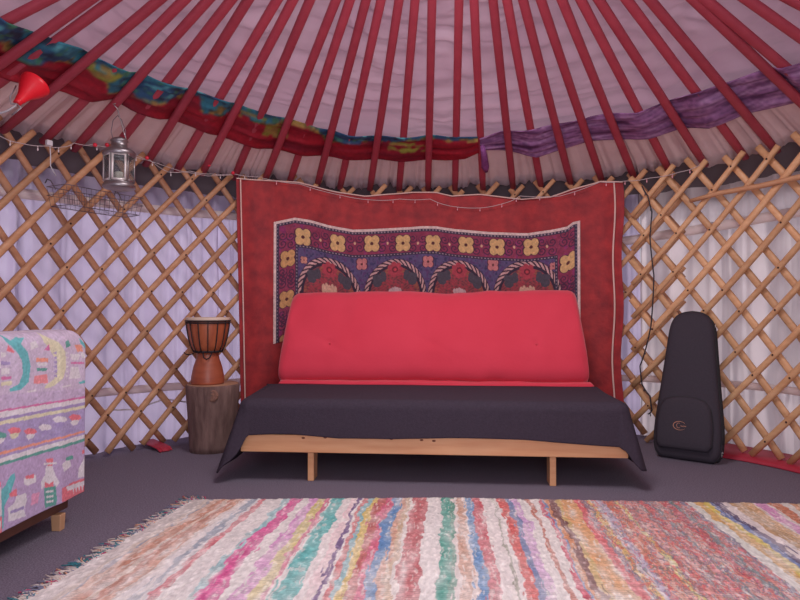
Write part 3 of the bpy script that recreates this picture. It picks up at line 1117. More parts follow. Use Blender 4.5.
def blanket():
    xl, xr = SX - 0.965, SX + 0.965
    yf, yb = 0.752, 1.362
    cr = 0.06
    # outline path from the back left round the front to the back right
    path = []
    for k in range(26): path.append((xl - 0.05 * (1 - k / 26) ** 1.0, yb + (yf + cr - yb) * k / 26, -1, 0, k / 26))
    for k in range(22):
        a = PI + (PI / 2) * k / 22
        path.append((xl + cr + cr * math.cos(a), yf + cr + cr * math.sin(a), math.cos(a), math.sin(a), 1 + k / 22))
    for k in range(150): path.append((xl + cr + (xr - xl - 2 * cr) * k / 150, yf, 0, -1, 2 + k / 150))
    for k in range(22):
        a = 1.5 * PI + (PI / 2) * k / 22
        path.append((xr - cr + cr * math.cos(a), yf + cr + cr * math.sin(a), math.cos(a), math.sin(a), 3 + k / 22))
    for k in range(27): path.append((xr, yf + cr + (yb - yf - cr) * k / 26, 1, 0, 4 + k / 26))
    nu = len(path)
    S = np.array([p[4] for p in path])
    X = np.array([p[0] for p in path]); Y = np.array([p[1] for p in path]); NX = np.array([p[2] for p in path]); NY = np.array([p[3] for p in path])
    # length of the hanging part along the path
    drop = interp(S, [(0, 0.36), (0.6, 0.375), (1.0, 0.39), (1.35, 0.39), (1.7, 0.29), (1.9, 0.215), (2.06, 0.196), (2.12, 0.194), (2.25, 0.212), (2.40, 0.210), (2.6, 0.200), (2.75, 0.204), (2.88, 0.220), (3.0, 0.232), (3.2, 0.25), (3.5, 0.335), (4.0, 0.36), (5.0, 0.36)])
    flare = interp(S, [(0, 0.05), (0.8, 0.09), (1.5, 0.12), (1.9, 0.03), (2.0, 0.012), (3.0, 0.012), (3.15, 0.05), (3.5, 0.09), (4.2, 0.08), (5, 0.05)])
    fold = interp(S, [(0, 0.5), (1, 1), (1.6, 1), (2, 0.15), (3, 0.15), (3.4, 1), (5, 0.5)])
    wav = smooth_noise(nu, 30, 131) * 0.010 * fold
    top_rows = np.linspace(0, 1, 24)
    skirt = np.linspace(0, 1, 30)[1:]
    P = np.zeros((nu, len(top_rows) + len(skirt), 3))
    rr = 0.045
    for j, t in enumerate(top_rows):
        bx = SX + (X - SX) * 0.985
        P[:, j, 0] = bx + (X - NX * rr - bx) * t
        P[:, j, 1] = yb + (Y - NY * rr - yb) * t
        P[:, j, 2] = zb_ + 0.003 * smooth_noise(nu, 18, 133) * math.sin(PI * t) - 0.0
    # back border is at different x so top rows stay planar
    for j, t in enumerate(skirt):
        L_ = drop * t
        arc = rr * PI / 2
        a = np.minimum(L_ / rr, PI / 2)
        out = rr * np.sin(a); dn = rr * (1 - np.cos(a)) + np.maximum(L_ - arc, 0)
        fl = flare * (np.maximum(L_ - arc, 0) / 0.34) ** 1.0 + wav * t
        dn = np.minimum(dn, zb_ - 0.012)
        P[:, 24 + j, 0] = X + NX * (out - rr + fl); P[:, 24 + j, 1] = Y + NY * (out - rr + fl)
        P[:, 24 + j, 2] = zb_ - dn
    return sheet('blanket', P, M_blanket, solid=0.006)


tag(blanket(), 'charcoal blanket draped over the seat of the red sofa, hanging down both ends', 'blanket')

# ------------------------------------------------------------------ rug
ST = [  # (left px at far edge, colour)
    (180, (196, 184, 176)), (209, (206, 188, 170)), (213, (150, 150, 160)), (215, (220, 176, 150)), (221, (210, 140, 110)), (228, (220, 190, 166)), (232, (206, 136, 112)), (238, (222, 158, 128)), (243, (216, 200, 188)), (247, (218, 210, 206)), (253, (138, 152, 168)), (259, (206, 204, 204)), (262, (226, 108, 116)), (268, (220, 212, 206)),
    (284, (150, 200, 204)), (289, (236, 74, 146)), (301, (220, 212, 206)), (310, (220, 138, 200)), (320, (222, 200, 112)), (327, (226, 104, 132)), (331, (220, 214, 206)), (333, (92, 192, 186)),
    (345, (224, 214, 208)), (352, (230, 196, 196)), (358, (104, 74, 130)), (362, (222, 212, 206)), (365, (220, 110, 110)), (369, (126, 190, 196)), (373, (232, 196, 92)), (379, (204, 98, 92)),
    (385, (226, 88, 120)), (391, (84, 136, 196)), (399, (220, 160, 130)), (405, (214, 178, 140)), (409, (222, 210, 200)), (412, (208, 104, 106)), (427, (222, 214, 208)), (441, (76, 168, 146)), (449, (104, 164, 140)),
    (453, (222, 208, 198)), (456, (216, 160, 130)), (463, (220, 200, 190)), (465, (92, 144, 202)), (472, (214, 82, 92)), (481, (224, 212, 206)), (492, (160, 160, 140)), (494, (224, 214, 208)),
    (498, (230, 86, 80)), (506, (112, 128, 176)), (511, (214, 162, 212)), (518, (222, 214, 208)), (526, (206, 122, 102)), (530, (222, 212, 204)), (537, (216, 72, 92)), (541, (104, 132, 186)), (543, (226, 140, 90)), (547, (128, 78, 74)), (553, (220, 180, 106)),
    (557, (236, 166, 104)), (571, (232, 92, 96)), (578, (150, 120, 130)), (583, (232, 180, 92)), (588, (206, 190, 190)), (592, (168, 150, 180)), (598, (222, 120, 90)), (608, (226, 130, 112)), (612, (222, 206, 110)), (616, (188, 110, 110)),
    (622, (226, 130, 120)), (630, (168, 126, 126)), (636, (222, 106, 108)), (643, (112, 120, 128)), (648, (214, 150, 140)), (656, (206, 92, 100)), (664, (96, 112, 116)), (670, (200, 110, 112)), (676, (130, 128, 146)), (681, (214, 214, 200)),
    (690, (232, 176, 92)), (697, (232, 208, 84)), (703, (112, 132, 190)), (708, (92, 78, 110)), (713, (220, 206, 200)), (721, (206, 160, 108)), (733, (226, 172, 112)), (741, (222, 206, 200)), (744, (226, 142, 196)), (754, (222, 206, 196)),
    (758, (216, 122, 84)), (770, (214, 208, 196)), (778, (222, 160, 110)), (786, (206, 180, 140)), (800, (214, 170, 130)), (815, (220, 210, 200)), (830, (120, 140, 180))]
sx = [at_floor(x, 500.5).x for x, _ in ST]
scol = np.array([c for _, c in ST], float)
XL, XR, Y0 = -1.13, 1.60, -0.75
nu, nv = 900, 230
Xs = np.linspace(XL, XR, nu)
far = interp(Xs, [(-1.19, 0.43), (-0.6, 0.49), (0.0, 0.55), (0.8, 0.565), (1.6, 0.58)]) + smooth_noise(nu, 120, 141) * 0.003
v = np.linspace(0, 1, nv)
Yg = Y0 + (far[:, None] - Y0) * v[None, :]
wob = noise2(nu, nv, 24, 8, 142) * 0.006 + noise2(nu, nv, 90, 40, 143) * 0.002 + noise2(nu, nv, 440, 12, 152) * 0.0045 + noise2(nu, nv, 200, 30, 153) * 0.003
Xq = Xs[:, None] + wob
# the fabric strips change along their length
idx = np.clip(np.searchsorted(sx, Xq.ravel(), side='right') - 1, 0, len(sx) - 1).reshape(nu, nv)
C = scol[idx]
white = np.array((238, 232, 224.))
nA = noise2(nu, nv, 110, 14, 144); nBn = noise2(nu, nv, 330, 90, 145); nC = noise2(nu, nv, 200, 40, 146)
sat = (C.max(-1) - C.min(-1))
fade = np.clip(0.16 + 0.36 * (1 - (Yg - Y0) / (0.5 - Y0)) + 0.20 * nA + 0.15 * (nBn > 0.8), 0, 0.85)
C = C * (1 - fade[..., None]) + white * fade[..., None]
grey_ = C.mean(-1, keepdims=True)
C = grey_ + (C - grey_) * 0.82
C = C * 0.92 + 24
# each pale ground strip is a little wider than its coloured neighbours; loose threads cross them
thr_ = noise2(nu, nv, 440, 40, 154)
C = np.where((thr_ > 0.95)[..., None], C * 0.4 + white * 0.6, C)
# multicoloured rag section to the right
multi = (Xs[:, None] > sx[[i for i, s_ in enumerate(ST) if s_[0] == 578][0]]) & (Xs[:, None] < sx[[i for i, s_ in enumerate(ST) if s_[0] == 681][0]])
pal = np.array([(216, 96, 100), (222, 150, 128), (120, 124, 150), (206, 196, 190), (150, 110, 140), (110, 130, 120), (232, 170, 120), (206, 120, 150)], float)
n3 = noise2(nu, nv, 150, 26, 147); n4 = noise2(nu, nv, 420, 60, 148)
pi_ = (np.abs(n3 * 2.6 + n4 * 1.4) * 1.7).astype(int) % 8
mm = (multi & (n4 > -0.2))
C = np.where(mm[..., None], C * 0.45 + pal[pi_] * 0.55, C)
lines_ = (np.sin(Yg * 620) > 0.55) & (sat > 40)
C = np.where(lines_[..., None], C * 0.88, C)
C = C * (1 + 0.045 * nBn)[..., None]
H = 0.010 + 0.0006 * nC + 0.0010 * np.abs(noise2(nu, nv, 450, 30, 149)) + 0.0005 * nBn
H[0, :] = 0.002; H[-1, :] = 0.002; H[:, 0] = 0.002; H[:, -1] = 0.002
fan = -0.10 * np.clip((-Xs[:, None] - 0.45) / 0.7, 0, 1.2) * np.clip((0.45 - Yg) / 0.87, 0, 1.4)
P = np.stack([Xs[:, None] + fan + 0.003 * smooth_noise(nv, 60, 151)[None, :], Yg, H], -1)
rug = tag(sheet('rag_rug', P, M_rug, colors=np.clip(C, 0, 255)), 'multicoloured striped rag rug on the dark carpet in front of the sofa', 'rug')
# knotted warp fringe down the left side, and a few threads at the far right corner
r_ = random.Random(5)
for mi, mm_ in enumerate(M_fringe):
    pass
me = MB()
for k in range(330):
    y = Y0 + (0.44 - Y0) * k / 330 + r_.uniform(-0.004, 0.004)
    base = Vector((XL + 0.01 - 0.092 * min(1.4, (0.45 - y) / 0.87), y, 0.008)); L_ = r_.uniform(0.03, 0.085)
    a = r_.uniform(-0.5, 0.5) + 0.25
    pts = [base]
    for q in range(1, 5):
        a += r_.uniform(-0.6, 0.6)
        pts.append(pts[-1] + Vector((-math.cos(a) * L_ / 4, math.sin(a) * L_ / 4, 0)))
        pts[-1].z = 0.006 + r_.uniform(0, 0.006)
    me.tube(pts, 0.0022, n=4, mi=r_.choice([0, 0, 0, 1, 2, 3, 4, 4]))
me.build('fringe', M_fringe, rug)
me = MB()
for k in range(70):
    if k == 31:
        me.build('fringe', M_fringe, rug)
        me = MB()
    base = Vector((XL + r_.uniform(-0.03, 0.06), 0.435, 0.008)) if k > 30 else Vector((XR - 0.02, 0.58 - k * 0.012, 0.008))
    dr = Vector((-0.6, 0.8, 0)) if k > 30 else Vector((0.95, 0.2, 0))
    pts = [base]
    for q in range(1, 4):
        pts.append(pts[-1] + (dr + Vector((r_.uniform(-.6, .6), r_.uniform(-.6, .6), 0))) * 0.018)
        pts[-1].z = 0.006
    me.tube(pts, 0.0025, n=4, mi=r_.choice([0, 1, 1, 2, 3, 4] if k > 30 else [0, 3, 3]))
me.build('fringe', M_fringe, rug)

# ------------------------------------------------------------------ armchair with throw
XC = -1.47
root = empty('armchair', (-1.80, -0.30, 0), 'boxy armchair on wooden feet under a pastel woven throw, left edge', 'armchair')
YN, YF = -0.80, 0.142
XB = -2.06
rbox('underframe', ((XC - 0.06 + XB) / 2, (YN + YF) / 2, 0.105), (abs(XB - XC) - 0.03, YF - YN - 0.03, 0.08), M_darkwood, root)
for (x, y) in ((XC - 0.04, YF - 0.085), (XC - 0.075, YN + 0.09), (XB + 0.06, YF - 0.09), (XB + 0.06, YN + 0.09)):
    me = MB(); me.box((x, y, 0.032), (0.035, 0.03, 0.064), taper=1.15); me.build('leg', M_legwood, root, bevel=0.003)
rbox('arm_side', (XC - 0.075, (YN + YF) / 2, 0.455), (0.12, YF - YN - 0.012, 0.60), M_upholstery, root, bevel=0.03)
rbox('arm_side', (XB + 0.07, (YN + YF) / 2, 0.40), (0.12, YF - YN - 0.012, 0.49), M_upholstery, root, bevel=0.03)
rbox('backrest', ((XC + XB) / 2, YF - 0.085, 0.46), (abs(XB - XC) - 0.28, 0.15, 0.58), M_upholstery, root, bevel=0.03)
rbox('seat_cushion', ((XC + XB) / 2, (YN + YF) / 2 - 0.09, 0.30), (abs(XB - XC) - 0.28, 0.72, 0.26), M_upholstery, root, bevel=0.03)

# throw
ZT, ZB = 0.778, 0.122
nu, nv = 330, 215


def tuv(x, y):
    p = at_planex(x, y, XC)
    return p.y, p.z


cv = Canvas(YN - 0.01, YF + 0.012, ZB, ZT, nu, nv, (196, 176, 204))
cv.C += (noise2(nu, nv, 60, 80, 161) * 6)[..., None]
LAV = (196, 176, 204); WH = (226, 222, 222); TEAL = (92, 184, 184); RED = (232, 112, 120); ORG = (238, 150, 120); YL = (222, 218, 176); PUR = (158, 142, 190); PK = (214, 110, 160); GRN = (84, 158, 140)


def pp_(pts, c): cv.poly([tuv(*p) for p in pts], c)


def hband(y0a, y1a, y0b, y1b, c):
    """a straight woven stripe: rows at x=0 and at x=85"""
    za0, za1 = tuv(0, y0a)[1], tuv(0, y1a)[1]; zb0, zb1 = tuv(85, y0b)[1], tuv(85, y1b)[1]
    ya, yb = tuv(0, y0a)[0], tuv(85, y0b)[0]
    k = (cv.U - ya) / (yb - ya)
    hi = za0 + (zb0 - za0) * k; lo = za1 + (zb1 - za1) * k
    cv.fill((cv.V < hi) & (cv.V > lo), c)


hband(318, 395, 322, 388, (204, 188, 208))
hband(410, 412, 396, 398, PK)
hband(412, 418, 398, 402, WH)
hband(418, 421, 402, 405, PUR)
hband(421, 425, 405, 408, YL)
hband(425, 452, 408, 430, (166, 152, 194))
hband(452, 455, 430, 432, ORG)
hband(455, 458, 432, 434, (166, 152, 194))
hband(458, 463, 434, 438, WH)
hband(463, 466, 438, 441, GRN)
hband(466, 545, 441, 500, (184, 160, 196))
# pixel-like woven figures, repeated along the throw every 0.424 m
x0y, x1y = tuv(0, 400)[0], tuv(85, 400)[0]
REP = x1y - x0y


def fig(pts, c):
    q = [tuv(*p) for p in pts]
    for k in range(-2, 1):
        cv.poly([(a + k * REP * 1.0, b) for a, b in q], c)


# teal curved creature and white toothed creature in the upper band
fig([(7, 334), (12, 341), (18, 338), (27, 338), (20, 344), (27, 352), (30, 366), (28, 382), (20, 390), (10, 392), (9, 389), (18, 384), (22, 374), (21, 360), (15, 351), (7, 342)], TEAL)
fig([(44, 333), (50, 338), (58, 342), (64, 352), (65, 366), (62, 378), (54, 386), (44, 389), (46, 385), (54, 379), (57, 370), (56, 360), (50, 350), (44, 342)], YL)
for k in range(6):
    y = 353 + k * 4.6
    fig([(53, y), (56.5, y - 1.6), (56.5, y + 1.6)], PUR); fig([(68, y), (64.6, y - 1.6), (64.6, y + 1.6)], WH)
fig([(8, 345), (14, 352), (13, 353), (6, 351)], RED); fig([(0, 352), (6, 353), (5, 357), (0, 357)], WH)
fig([(44, 350), (49, 344), (50, 351)], PK); fig([(36, 358), (48, 358), (48, 362), (36, 362)], ORG); fig([(34, 376), (47, 374), (48, 383), (33, 384)], (238, 140, 140))
fig([(36, 368), (48, 368), (46, 371), (37, 371)], GRN); fig([(36, 363), (48, 363), (46, 366), (38, 366)], WH)
fig([(0, 361), (10, 362), (10, 365), (0, 365)], PUR); fig([(0, 368), (9, 368), (9, 374), (0, 375)], WH); fig([(0, 377), (11, 376), (11, 379), (0, 380)], PK); fig([(0, 382), (12, 381), (11, 385), (0, 386)], YL)
fig([(64, 342), (68, 340), (70, 346), (65, 348)], GRN); fig([(74, 345), (81, 344), (82, 351), (77, 352)], ORG); fig([(79, 338), (84, 340), (84, 345), (80, 343)], TEAL)
fig([(69, 354), (80, 354), (78, 360), (71, 360)], WH); fig([(70, 362), (83, 362), (83, 364), (70, 364)], PK); fig([(70, 367), (78, 367), (80, 378), (68, 379)], WH)
fig([(30, 343), (36, 341), (38, 347), (30, 350)], WH); fig([(60, 386), (70, 384), (70, 386), (61, 388)], WH); fig([(26, 391), (36, 389), (36, 391), (27, 393)], WH)
fig([(80, 352), (85, 352), (85, 357), (81, 358)], WH); fig([(78, 382), (84, 380), (84, 383), (79, 384)], TEAL)
# fish in the middle band
for (x, y, c1, c2) in ((14, 431, RED, YL), (30, 432, RED, WH), (45, 428, WH, PUR), (59, 420, WH, PUR), (74, 418, RED, WH), (0, 436, GRN, WH)):
    fig([(x - 7, y - 1), (x - 2, y - 4), (x + 5, y - 3), (x + 7, y), (x + 4, y + 2), (x - 3, y + 3)], c1)
    fig([(x - 5, y + 4), (x - 1, y + 2), (x + 5, y + 2), (x + 3, y + 6), (x - 2, y + 8)], c2)
for (x, y) in ((8, 446), (24, 440), (38, 440), (54, 434), (68, 430)):
    fig([(x - 5, y), (x + 5, y - 1), (x + 3, y + 2), (x - 3, y + 3)], PUR)
# figure with red hat and green skirt
fig([(46, 459), (53, 458), (52, 466), (47, 466)], RED); fig([(44, 463), (56, 462), (56, 464), (44, 465)], WH)
fig([(46, 466), (52, 466), (55, 476), (58, 482), (55, 488), (54, 484), (44, 486), (42, 491), (41, 482), (45, 475)], WH)
fig([(45, 482), (49, 484), (53, 481), (53, 487), (45, 488)], RED)
fig([(44, 488), (55, 486), (56, 500), (55, 505), (45, 508)], GRN)
for k in range(3):
    fig([(46, 491 + k * 5), (53, 490 + k * 5), (53, 492 + k * 5), (46, 493 + k * 5)], WH)
# teal bird, boat, stepped blocks
fig([(0, 490), (5, 486), (10, 476), (14, 473), (15, 478), (12, 488), (9, 497), (4, 506), (3, 528), (0, 530)], TEAL)
fig([(9, 494), (16, 488), (17, 496), (10, 497)], RED)
fig([(8, 508), (14, 503), (16, 496), (26, 493), (27, 500), (24, 510), (26, 516), (8, 522)], WH); fig([(10, 511), (24, 506), (24, 509), (10, 514)], PUR)
fig([(60, 488), (72, 482), (86, 477), (86, 494), (74, 500), (60, 502)], RED); fig([(64, 487), (85, 480), (85, 484), (66, 491)], WH)
for k in range(5):
    fig([(71 + k * 3, 488.5 - k), (73 + k * 3, 488 - k), (72.5 + k * 3, 494 - k * 1.1)], WH)
fig([(78, 468), (82, 460), (85, 452), (86, 476), (77, 478)], WH); fig([(81, 450), (85, 449), (85, 453), (81, 454)], RED)
fig([(24, 478), (36, 475), (36, 482), (28, 486), (24, 484)], WH); fig([(25, 476), (34, 474), (34, 478), (26, 479)], RED)
fig([(60, 464), (68, 458), (70, 466), (62, 472)], WH); fig([(64, 458), (72, 455), (72, 459), (64, 461)], GRN)
fig([(32, 494), (40, 492), (38, 503), (31, 506)], (226, 150, 180))
cv.C = cv.C * 0.80 + np.array((196, 188, 204.)) * 0.20  # pale haze mixed into the weave colours, lowering their contrast
C1 = np.clip(cv.C * (1 + 0.04 * noise2(nu, nv, 160, 110, 165))[..., None], 0, 255)
# geometry: hangs down the arm's side, rolls over its top
rollr = 0.05
back = 34
Yv = np.linspace(YN - 0.01, YF + 0.012, nu)
P = np.zeros((nu, nv + back, 3)); CC = np.zeros((nu, nv + back, 3))
Zv = np.linspace(ZB, ZT, nv)
for j, z in enumerate(Zv):
    k = max(0.0, z - (ZT - rollr)); x = XC
    if k > 0:
        a = math.asin(min(1, k / rollr)); x = XC - rollr * (1 - math.cos(a))
    P[:, j, 0] = x + 0.004 * np.sin(Yv * 14 + 1) * (1 - j / nv) + 0.002 * smooth_noise(nu, 20, 171)
    P[:, j, 1] = Yv; P[:, j, 2] = z
    CC[:, j] = C1[:, j]
for j in range(back):
    P[:, nv + j, 0] = XC - rollr - (j + 1) * 0.012
    P[:, nv + j, 1] = Yv; P[:, nv + j, 2] = ZT - 0.00 - (max(0, j - 8) * 0.0005)
    CC[:, nv + j] = (204, 188, 208) if (j // 4) % 3 else (222, 214, 222)
# rounded far top corner
dc = np.maximum(Yv - (YF - 0.035), 0)[:, None]
P[..., 2] -= np.where(P[..., 2] > ZT - 0.12, 1, 0) * (0.05 - np.sqrt(np.maximum(0.05 ** 2 - dc ** 2, 0))) * np.clip((P[..., 2] - (ZT - 0.12)) / 0.1, 0, 1)
# a second face turning the far corner
thr = tag(sheet('woven_throw', P, M_throw, colors=CC, solid=0.006), 'pastel woven throw with little folk figures, covering the armchair at left', 'throw')
P2 = np.zeros((26, nv, 3)); C2 = np.zeros((26, nv, 3))
for i in range(26):
    P2[i] = P[-1, :nv]
    P2[i, :, 0] -= i * 0.012 + 0.003; P2[i, :, 1] += 0.006 * math.sin(min(i, 3) / 3 * PI / 2)
    P2[i, :, 2] = np.minimum(P2[i, :, 2], ZT - 0.0)
    C2[i] = C1[-1 - i * 4 % nu]
sheet('corner_fold', P2, M_throw, thr, colors=C2, solid=0.006)

# ------------------------------------------------------------------ log stool and drum
pc = at_floor(203, 455)
LC = Vector((pc.x, pc.y + 0.145, 0))
dd = 3.60
LH = 0.405
root = empty('log_stool', LC, 'rough brown log used as a stool under the drum', 'log')
me = MB()
prof = [(0.135, 0.0), (0.138, 0.04), (0.142, 0.12), (0.147, 0.2), (0.152, 0.28), (0.158, 0.35), (0.160, LH - 0.008), (0.156, LH)]
me.lathe(prof, LC, 48, lump=0.012)
me.build('log_body', M_bark, root)
me = MB(); me.lathe([(0.152, LH), (0.15, LH + 0.004), (0.0005, LH + 0.004)], LC, 48, lump=0.012, caps=False)
me.build('cut_face', M_logtop, root)
q = LC + Vector((0.055, -0.150, LH - 0.055))
me = MB()
Mx = Matrix.Rotation(PI / 2, 3, 'X')
me.lathe([(0.036, 0.0), (0.036, 0.008), (0.028, 0.013), (0.02, 0.008), (0.013, 0.012), (0.0005, 0.008)], q + Vector((0, 0.01, 0)), 20, M=Mx, caps=False)
me.build('branch_knot', mat('branch_knot_wood', (120, 84, 72), 0.9, color2=(158, 116, 98), scale=60, bump=0.6), root)

DC = LC + Vector((-0.02, -0.03, LH + 0.005))
root = empty('djembe_drum', DC, 'small wooden goblet drum with black ropes standing on the log', 'drum')
DH = 0.405
me = MB()
me.lathe([(0.098, 0), (0.1, 0.012), (0.096, 0.05), (0.086, 0.10), (0.070, 0.15), (0.064, 0.175), (0.066, 0.19)], DC, 40)
me.build('foot', M_drumfoot, root)
me = MB()
me.lathe([(0.066, 0.188), (0.084, 0.205), (0.100, 0.235), (0.112, 0.28), (0.121, 0.33), (0.127, 0.375), (0.128, 0.392)], DC, 40)
me.build('bowl', M_drum, root)
me = MB(); me.lathe([(0.130, 0.386), (0.131, 0.398), (0.126, 0.405), (0.0005, 0.406)], DC, 40, caps=False)
me.build('drum_skin', M_skin, root)
for (z, r) in ((0.384, 0.133), (0.372, 0.131)):
    me = MB(); me.tube([DC + Vector((r * math.cos(a * PI / 20), r * math.sin(a * PI / 20), z)) for a in range(40)], 0.0045, closed=True, n=6)
    me.build('rim_ring', M_rope, root)
me = MB(); me.tube([DC + Vector((0.081 * math.cos(a * PI / 20), 0.081 * math.sin(a * PI / 20), 0.196 + 0.003 * (a % 2))) for a in range(40)], 0.007, closed=True, n=6)
me.build('rope_ring', M_rope, root)
for k in range(14):
    a = 2 * PI * (k + 0.35) / 14
    me = MB()
    me.tube([DC + Vector(((r + 0.004) * math.cos(a), (r + 0.004) * math.sin(a), z)) for r, z in ((0.082, 0.198), (0.100, 0.235), (0.112, 0.28), (0.121, 0.33), (0.128, 0.378))], 0.0035, n=6)
    me.build('tension_rope', M_rope, root)
me = MB()
f = DC + Vector((0.0, -0.088, 0.19))
me.tube([f + Vector((0.005, 0, 0)), f + Vector((0.012, -0.006, -0.025)), f + Vector((0.03, -0.008, -0.036)), f + Vector((0.048, -0.002, -0.025)), f + Vector((0.055, 0.01, 0.0))], 0.004, n=6)
me.build('rope_loop', M_rope, root)
me = MB()
g = DC + Vector((-0.072, -0.04, 0.185))
me.tube([g, g + Vector((-0.025, -0.004, -0.008)), g + Vector((-0.05, 0.0, -0.004)), g + Vector((-0.066, 0.01, 0.006))], 0.0035, n=6)
me.build('rope_tail', M_rope, root)

# ------------------------------------------------------------------ instrument case
BC = at_floor(685, 462)
azi = D(33)
fwd = Vector((-math.sin(azi), -math.cos(azi), 0))        # the front of the case looks this way
right = Vector((math.cos(azi), -math.sin(azi), 0))
lean = D(13)
upv = Vector((0, 0, 1)) * math.cos(lean) - fwd * math.sin(lean)
nf = upv.cross(right) * -1
nf = (fwd * math.cos(lean) + Vector((0, 0, 1)) * math.sin(lean))
root = empty('instrument_case', BC - fwd * 0.05, 'black padded instrument case leaning upright against the right lattice', 'instrument case')
LEN = 0.90
OUT = []
half = [(0.0, 0.135), (0.02, 0.160), (0.06, 0.176), (0.16, 0.180), (0.30, 0.168), (0.45, 0.152), (0.62, 0.136), (0.76, 0.124), (0.83, 0.112), (0.87, 0.088), (0.893, 0.05), (0.90, 0.0)]


def case_pt(h, w, d):
    # right side runs straighter than the left
    return BC + Vector((0, 0, 0.012)) + upv * h + right * w + nf * (-d)


hh = 0.965 * np.interp(np.linspace(0, 1, 40), np.linspace(0, 1, len(half)), [a for a, b in half])
ww = np.interp(np.linspace(0, 1, 40), np.linspace(0, 1, len(half)), [b for a, b in half])
for _ in range(2):
    hh[1:-1] = (hh[:-2] + 2 * hh[1:-1] + hh[2:]) / 4; ww[1:-1] = (ww[:-2] + 2 * ww[1:-1] + ww[2:]) / 4
outline = [(h, w) for h, w in zip(hh, ww)] + [(h, -w) for h, w in list(zip(hh, ww))[::-1][1:]]
NO = len(outline)


def shell(name, outl, d0, d1, m, parent, puff=0.012, rings=6):
    cen = (sum(h for h, w in outl) / len(outl), 0)
    K = []
    dep = d1 - d0
    for k in range(rings + 1):   # front cap to side
        a = PI / 2 * k / rings
        K.append((1 - 0.028 / 0.18 * (1 - math.sin(a)) * 1.0, d0 + 0.026 * (1 - math.cos(a)) * 0 + 0.026 * (1 - math.sin(a)) * 0 + 0.026 * (1 - math.cos(a)) ))
    rows = [(0.0, d0 - puff), (0.35, d0 - puff * 0.95), (0.7, d0 - puff * 0.5), (0.86, d0), (0.94, d0 + 0.006), (0.985, d0 + 0.018), (1.0, d0 + 0.034), (1.0, (d0 + d1) / 2), (1.0, d1 - 0.034), (0.985, d1 - 0.018), (0.94, d1 - 0.006), (0.86, d1), (0.0, d1)]
    V = []; F = []
    for (s_, d) in rows:
        for (h, w) in outl:
            V.append(case_pt(cen[0] + (h - cen[0]) * s_, w * s_, d))
    n_ = len(outl)
    for i in range(len(rows) - 1):
        for j in range(n_):
            F.append((i * n_ + j, i * n_ + (j + 1) % n_, (i + 1) * n_ + (j + 1) % n_, (i + 1) * n_ + j))
    me = MB(); me.add(V, F)
    return me.build(name, m, parent)


shell('case_body', outline, 0.0, 0.125, M_bag, root)
for dpt in (0.030, 0.095):
    me = MB()
    me.tube([case_pt(h, w * 1.004, dpt) for h, w in outline[:-1]], 0.0035, closed=False, n=6)
    me.build('edge_piping', M_bagtrim, root)
me = MB()
zp = [(h, w) for h, w in outline if 0.1 < h]
me.tube([case_pt(h, w * 1.006, 0.062) for h, w in zp], 0.003, n=6)
me.build('zip', mat('zip_tape', (28, 26, 32), 0.5), root)
# front pocket
pock = [(0.055, 0.125), (0.08, 0.145), (0.2, 0.148), (0.29, 0.135), (0.335, 0.105), (0.352, 0.05), (0.355, 0.0)]
ph = np.interp(np.linspace(0, 1, 24), np.linspace(0, 1, len(pock)), [a for a, b in pock]); pw = np.interp(np.linspace(0, 1, 24), np.linspace(0, 1, len(pock)), [b for a, b in pock])
po = list(zip(ph, pw)) + [(a, -b) for a, b in list(zip(ph, pw))[::-1][1:]]
V = []; F = []
cen = 0.2
rows = [(0, -0.036), (0.5, -0.036), (0.86, -0.034), (0.96, -0.028), (1.0, -0.018), (1.0, 0.006)]
for (s_, d) in rows:
    for (h, w) in po:
        V.append(case_pt(cen + (h - cen) * s_, w * s_ - 0.01, d))
n_ = len(po)
for i in range(len(rows) - 1):
    for j in range(n_):
        F.append((i * n_ + j, i * n_ + (j + 1) % n_, (i + 1) * n_ + (j + 1) % n_, (i + 1) * n_ + j))
me = MB(); me.add(V, F); pk_ = me.build('front_pocket', M_bag, root)
me = MB(); me.tube([case_pt(h, w * 1.0 - 0.01, -0.012) for h, w in po if h > 0.07], 0.003, n=6); me.build('pocket_zip', MATS['zip_tape'], pk_)
# printed logo: a crescent swoosh with a looping initial and small script
me = MB()


def lg(a, b): return case_pt(0.185 + b, -0.028 + a, -0.0375)


me.tube([lg(0.034 * math.cos(t) , 0.024 * math.sin(t)) for t in np.linspace(0.5, 5.6, 26)], [0.0006 + 0.0016 * math.sin(PI * i / 25) for i in range(26)], 0.0006, normal=nf, n=6)
me.tube([lg(-0.006 + 0.010 * math.cos(t), 0.001 + 0.014 * math.sin(t)) for t in np.linspace(0.9, 5.4, 16)], 0.0014, 0.0006, normal=nf, n=6)
me.tube([lg(0.004 + 0.030 * k / 24, -0.001 + 0.0035 * math.sin(k * 1.6)) for k in range(25)], 0.0009, 0.0006, normal=nf, n=6)
lo = me.build('logo_print', M_gold, pk_); lo['label'] = 'gold printed crescent logo'
# zip pulls and carry handle
me = MB(); b_ = case_pt(0.06, 0.180, 0.045)
me.tube([b_ + nf * 0.012, b_ + nf * 0.016 - upv * 0.02], 0.004, 0.002, n=6); me.tube([b_ + nf * 0.012 + upv * 0.004 - right * 0.008, b_ + nf * 0.012 + right * 0.008 + upv * 0.004], 0.003, n=6)
me.build('zip_pull', M_silver, root)
me = MB(); b_ = case_pt(0.80, 0.124, 0.045)
me.tube([b_ + nf * 0.008, b_ + nf * 0.012 - upv * 0.03], 0.003, 0.002, n=6)
me.build('zip_pull', M_silver, root)

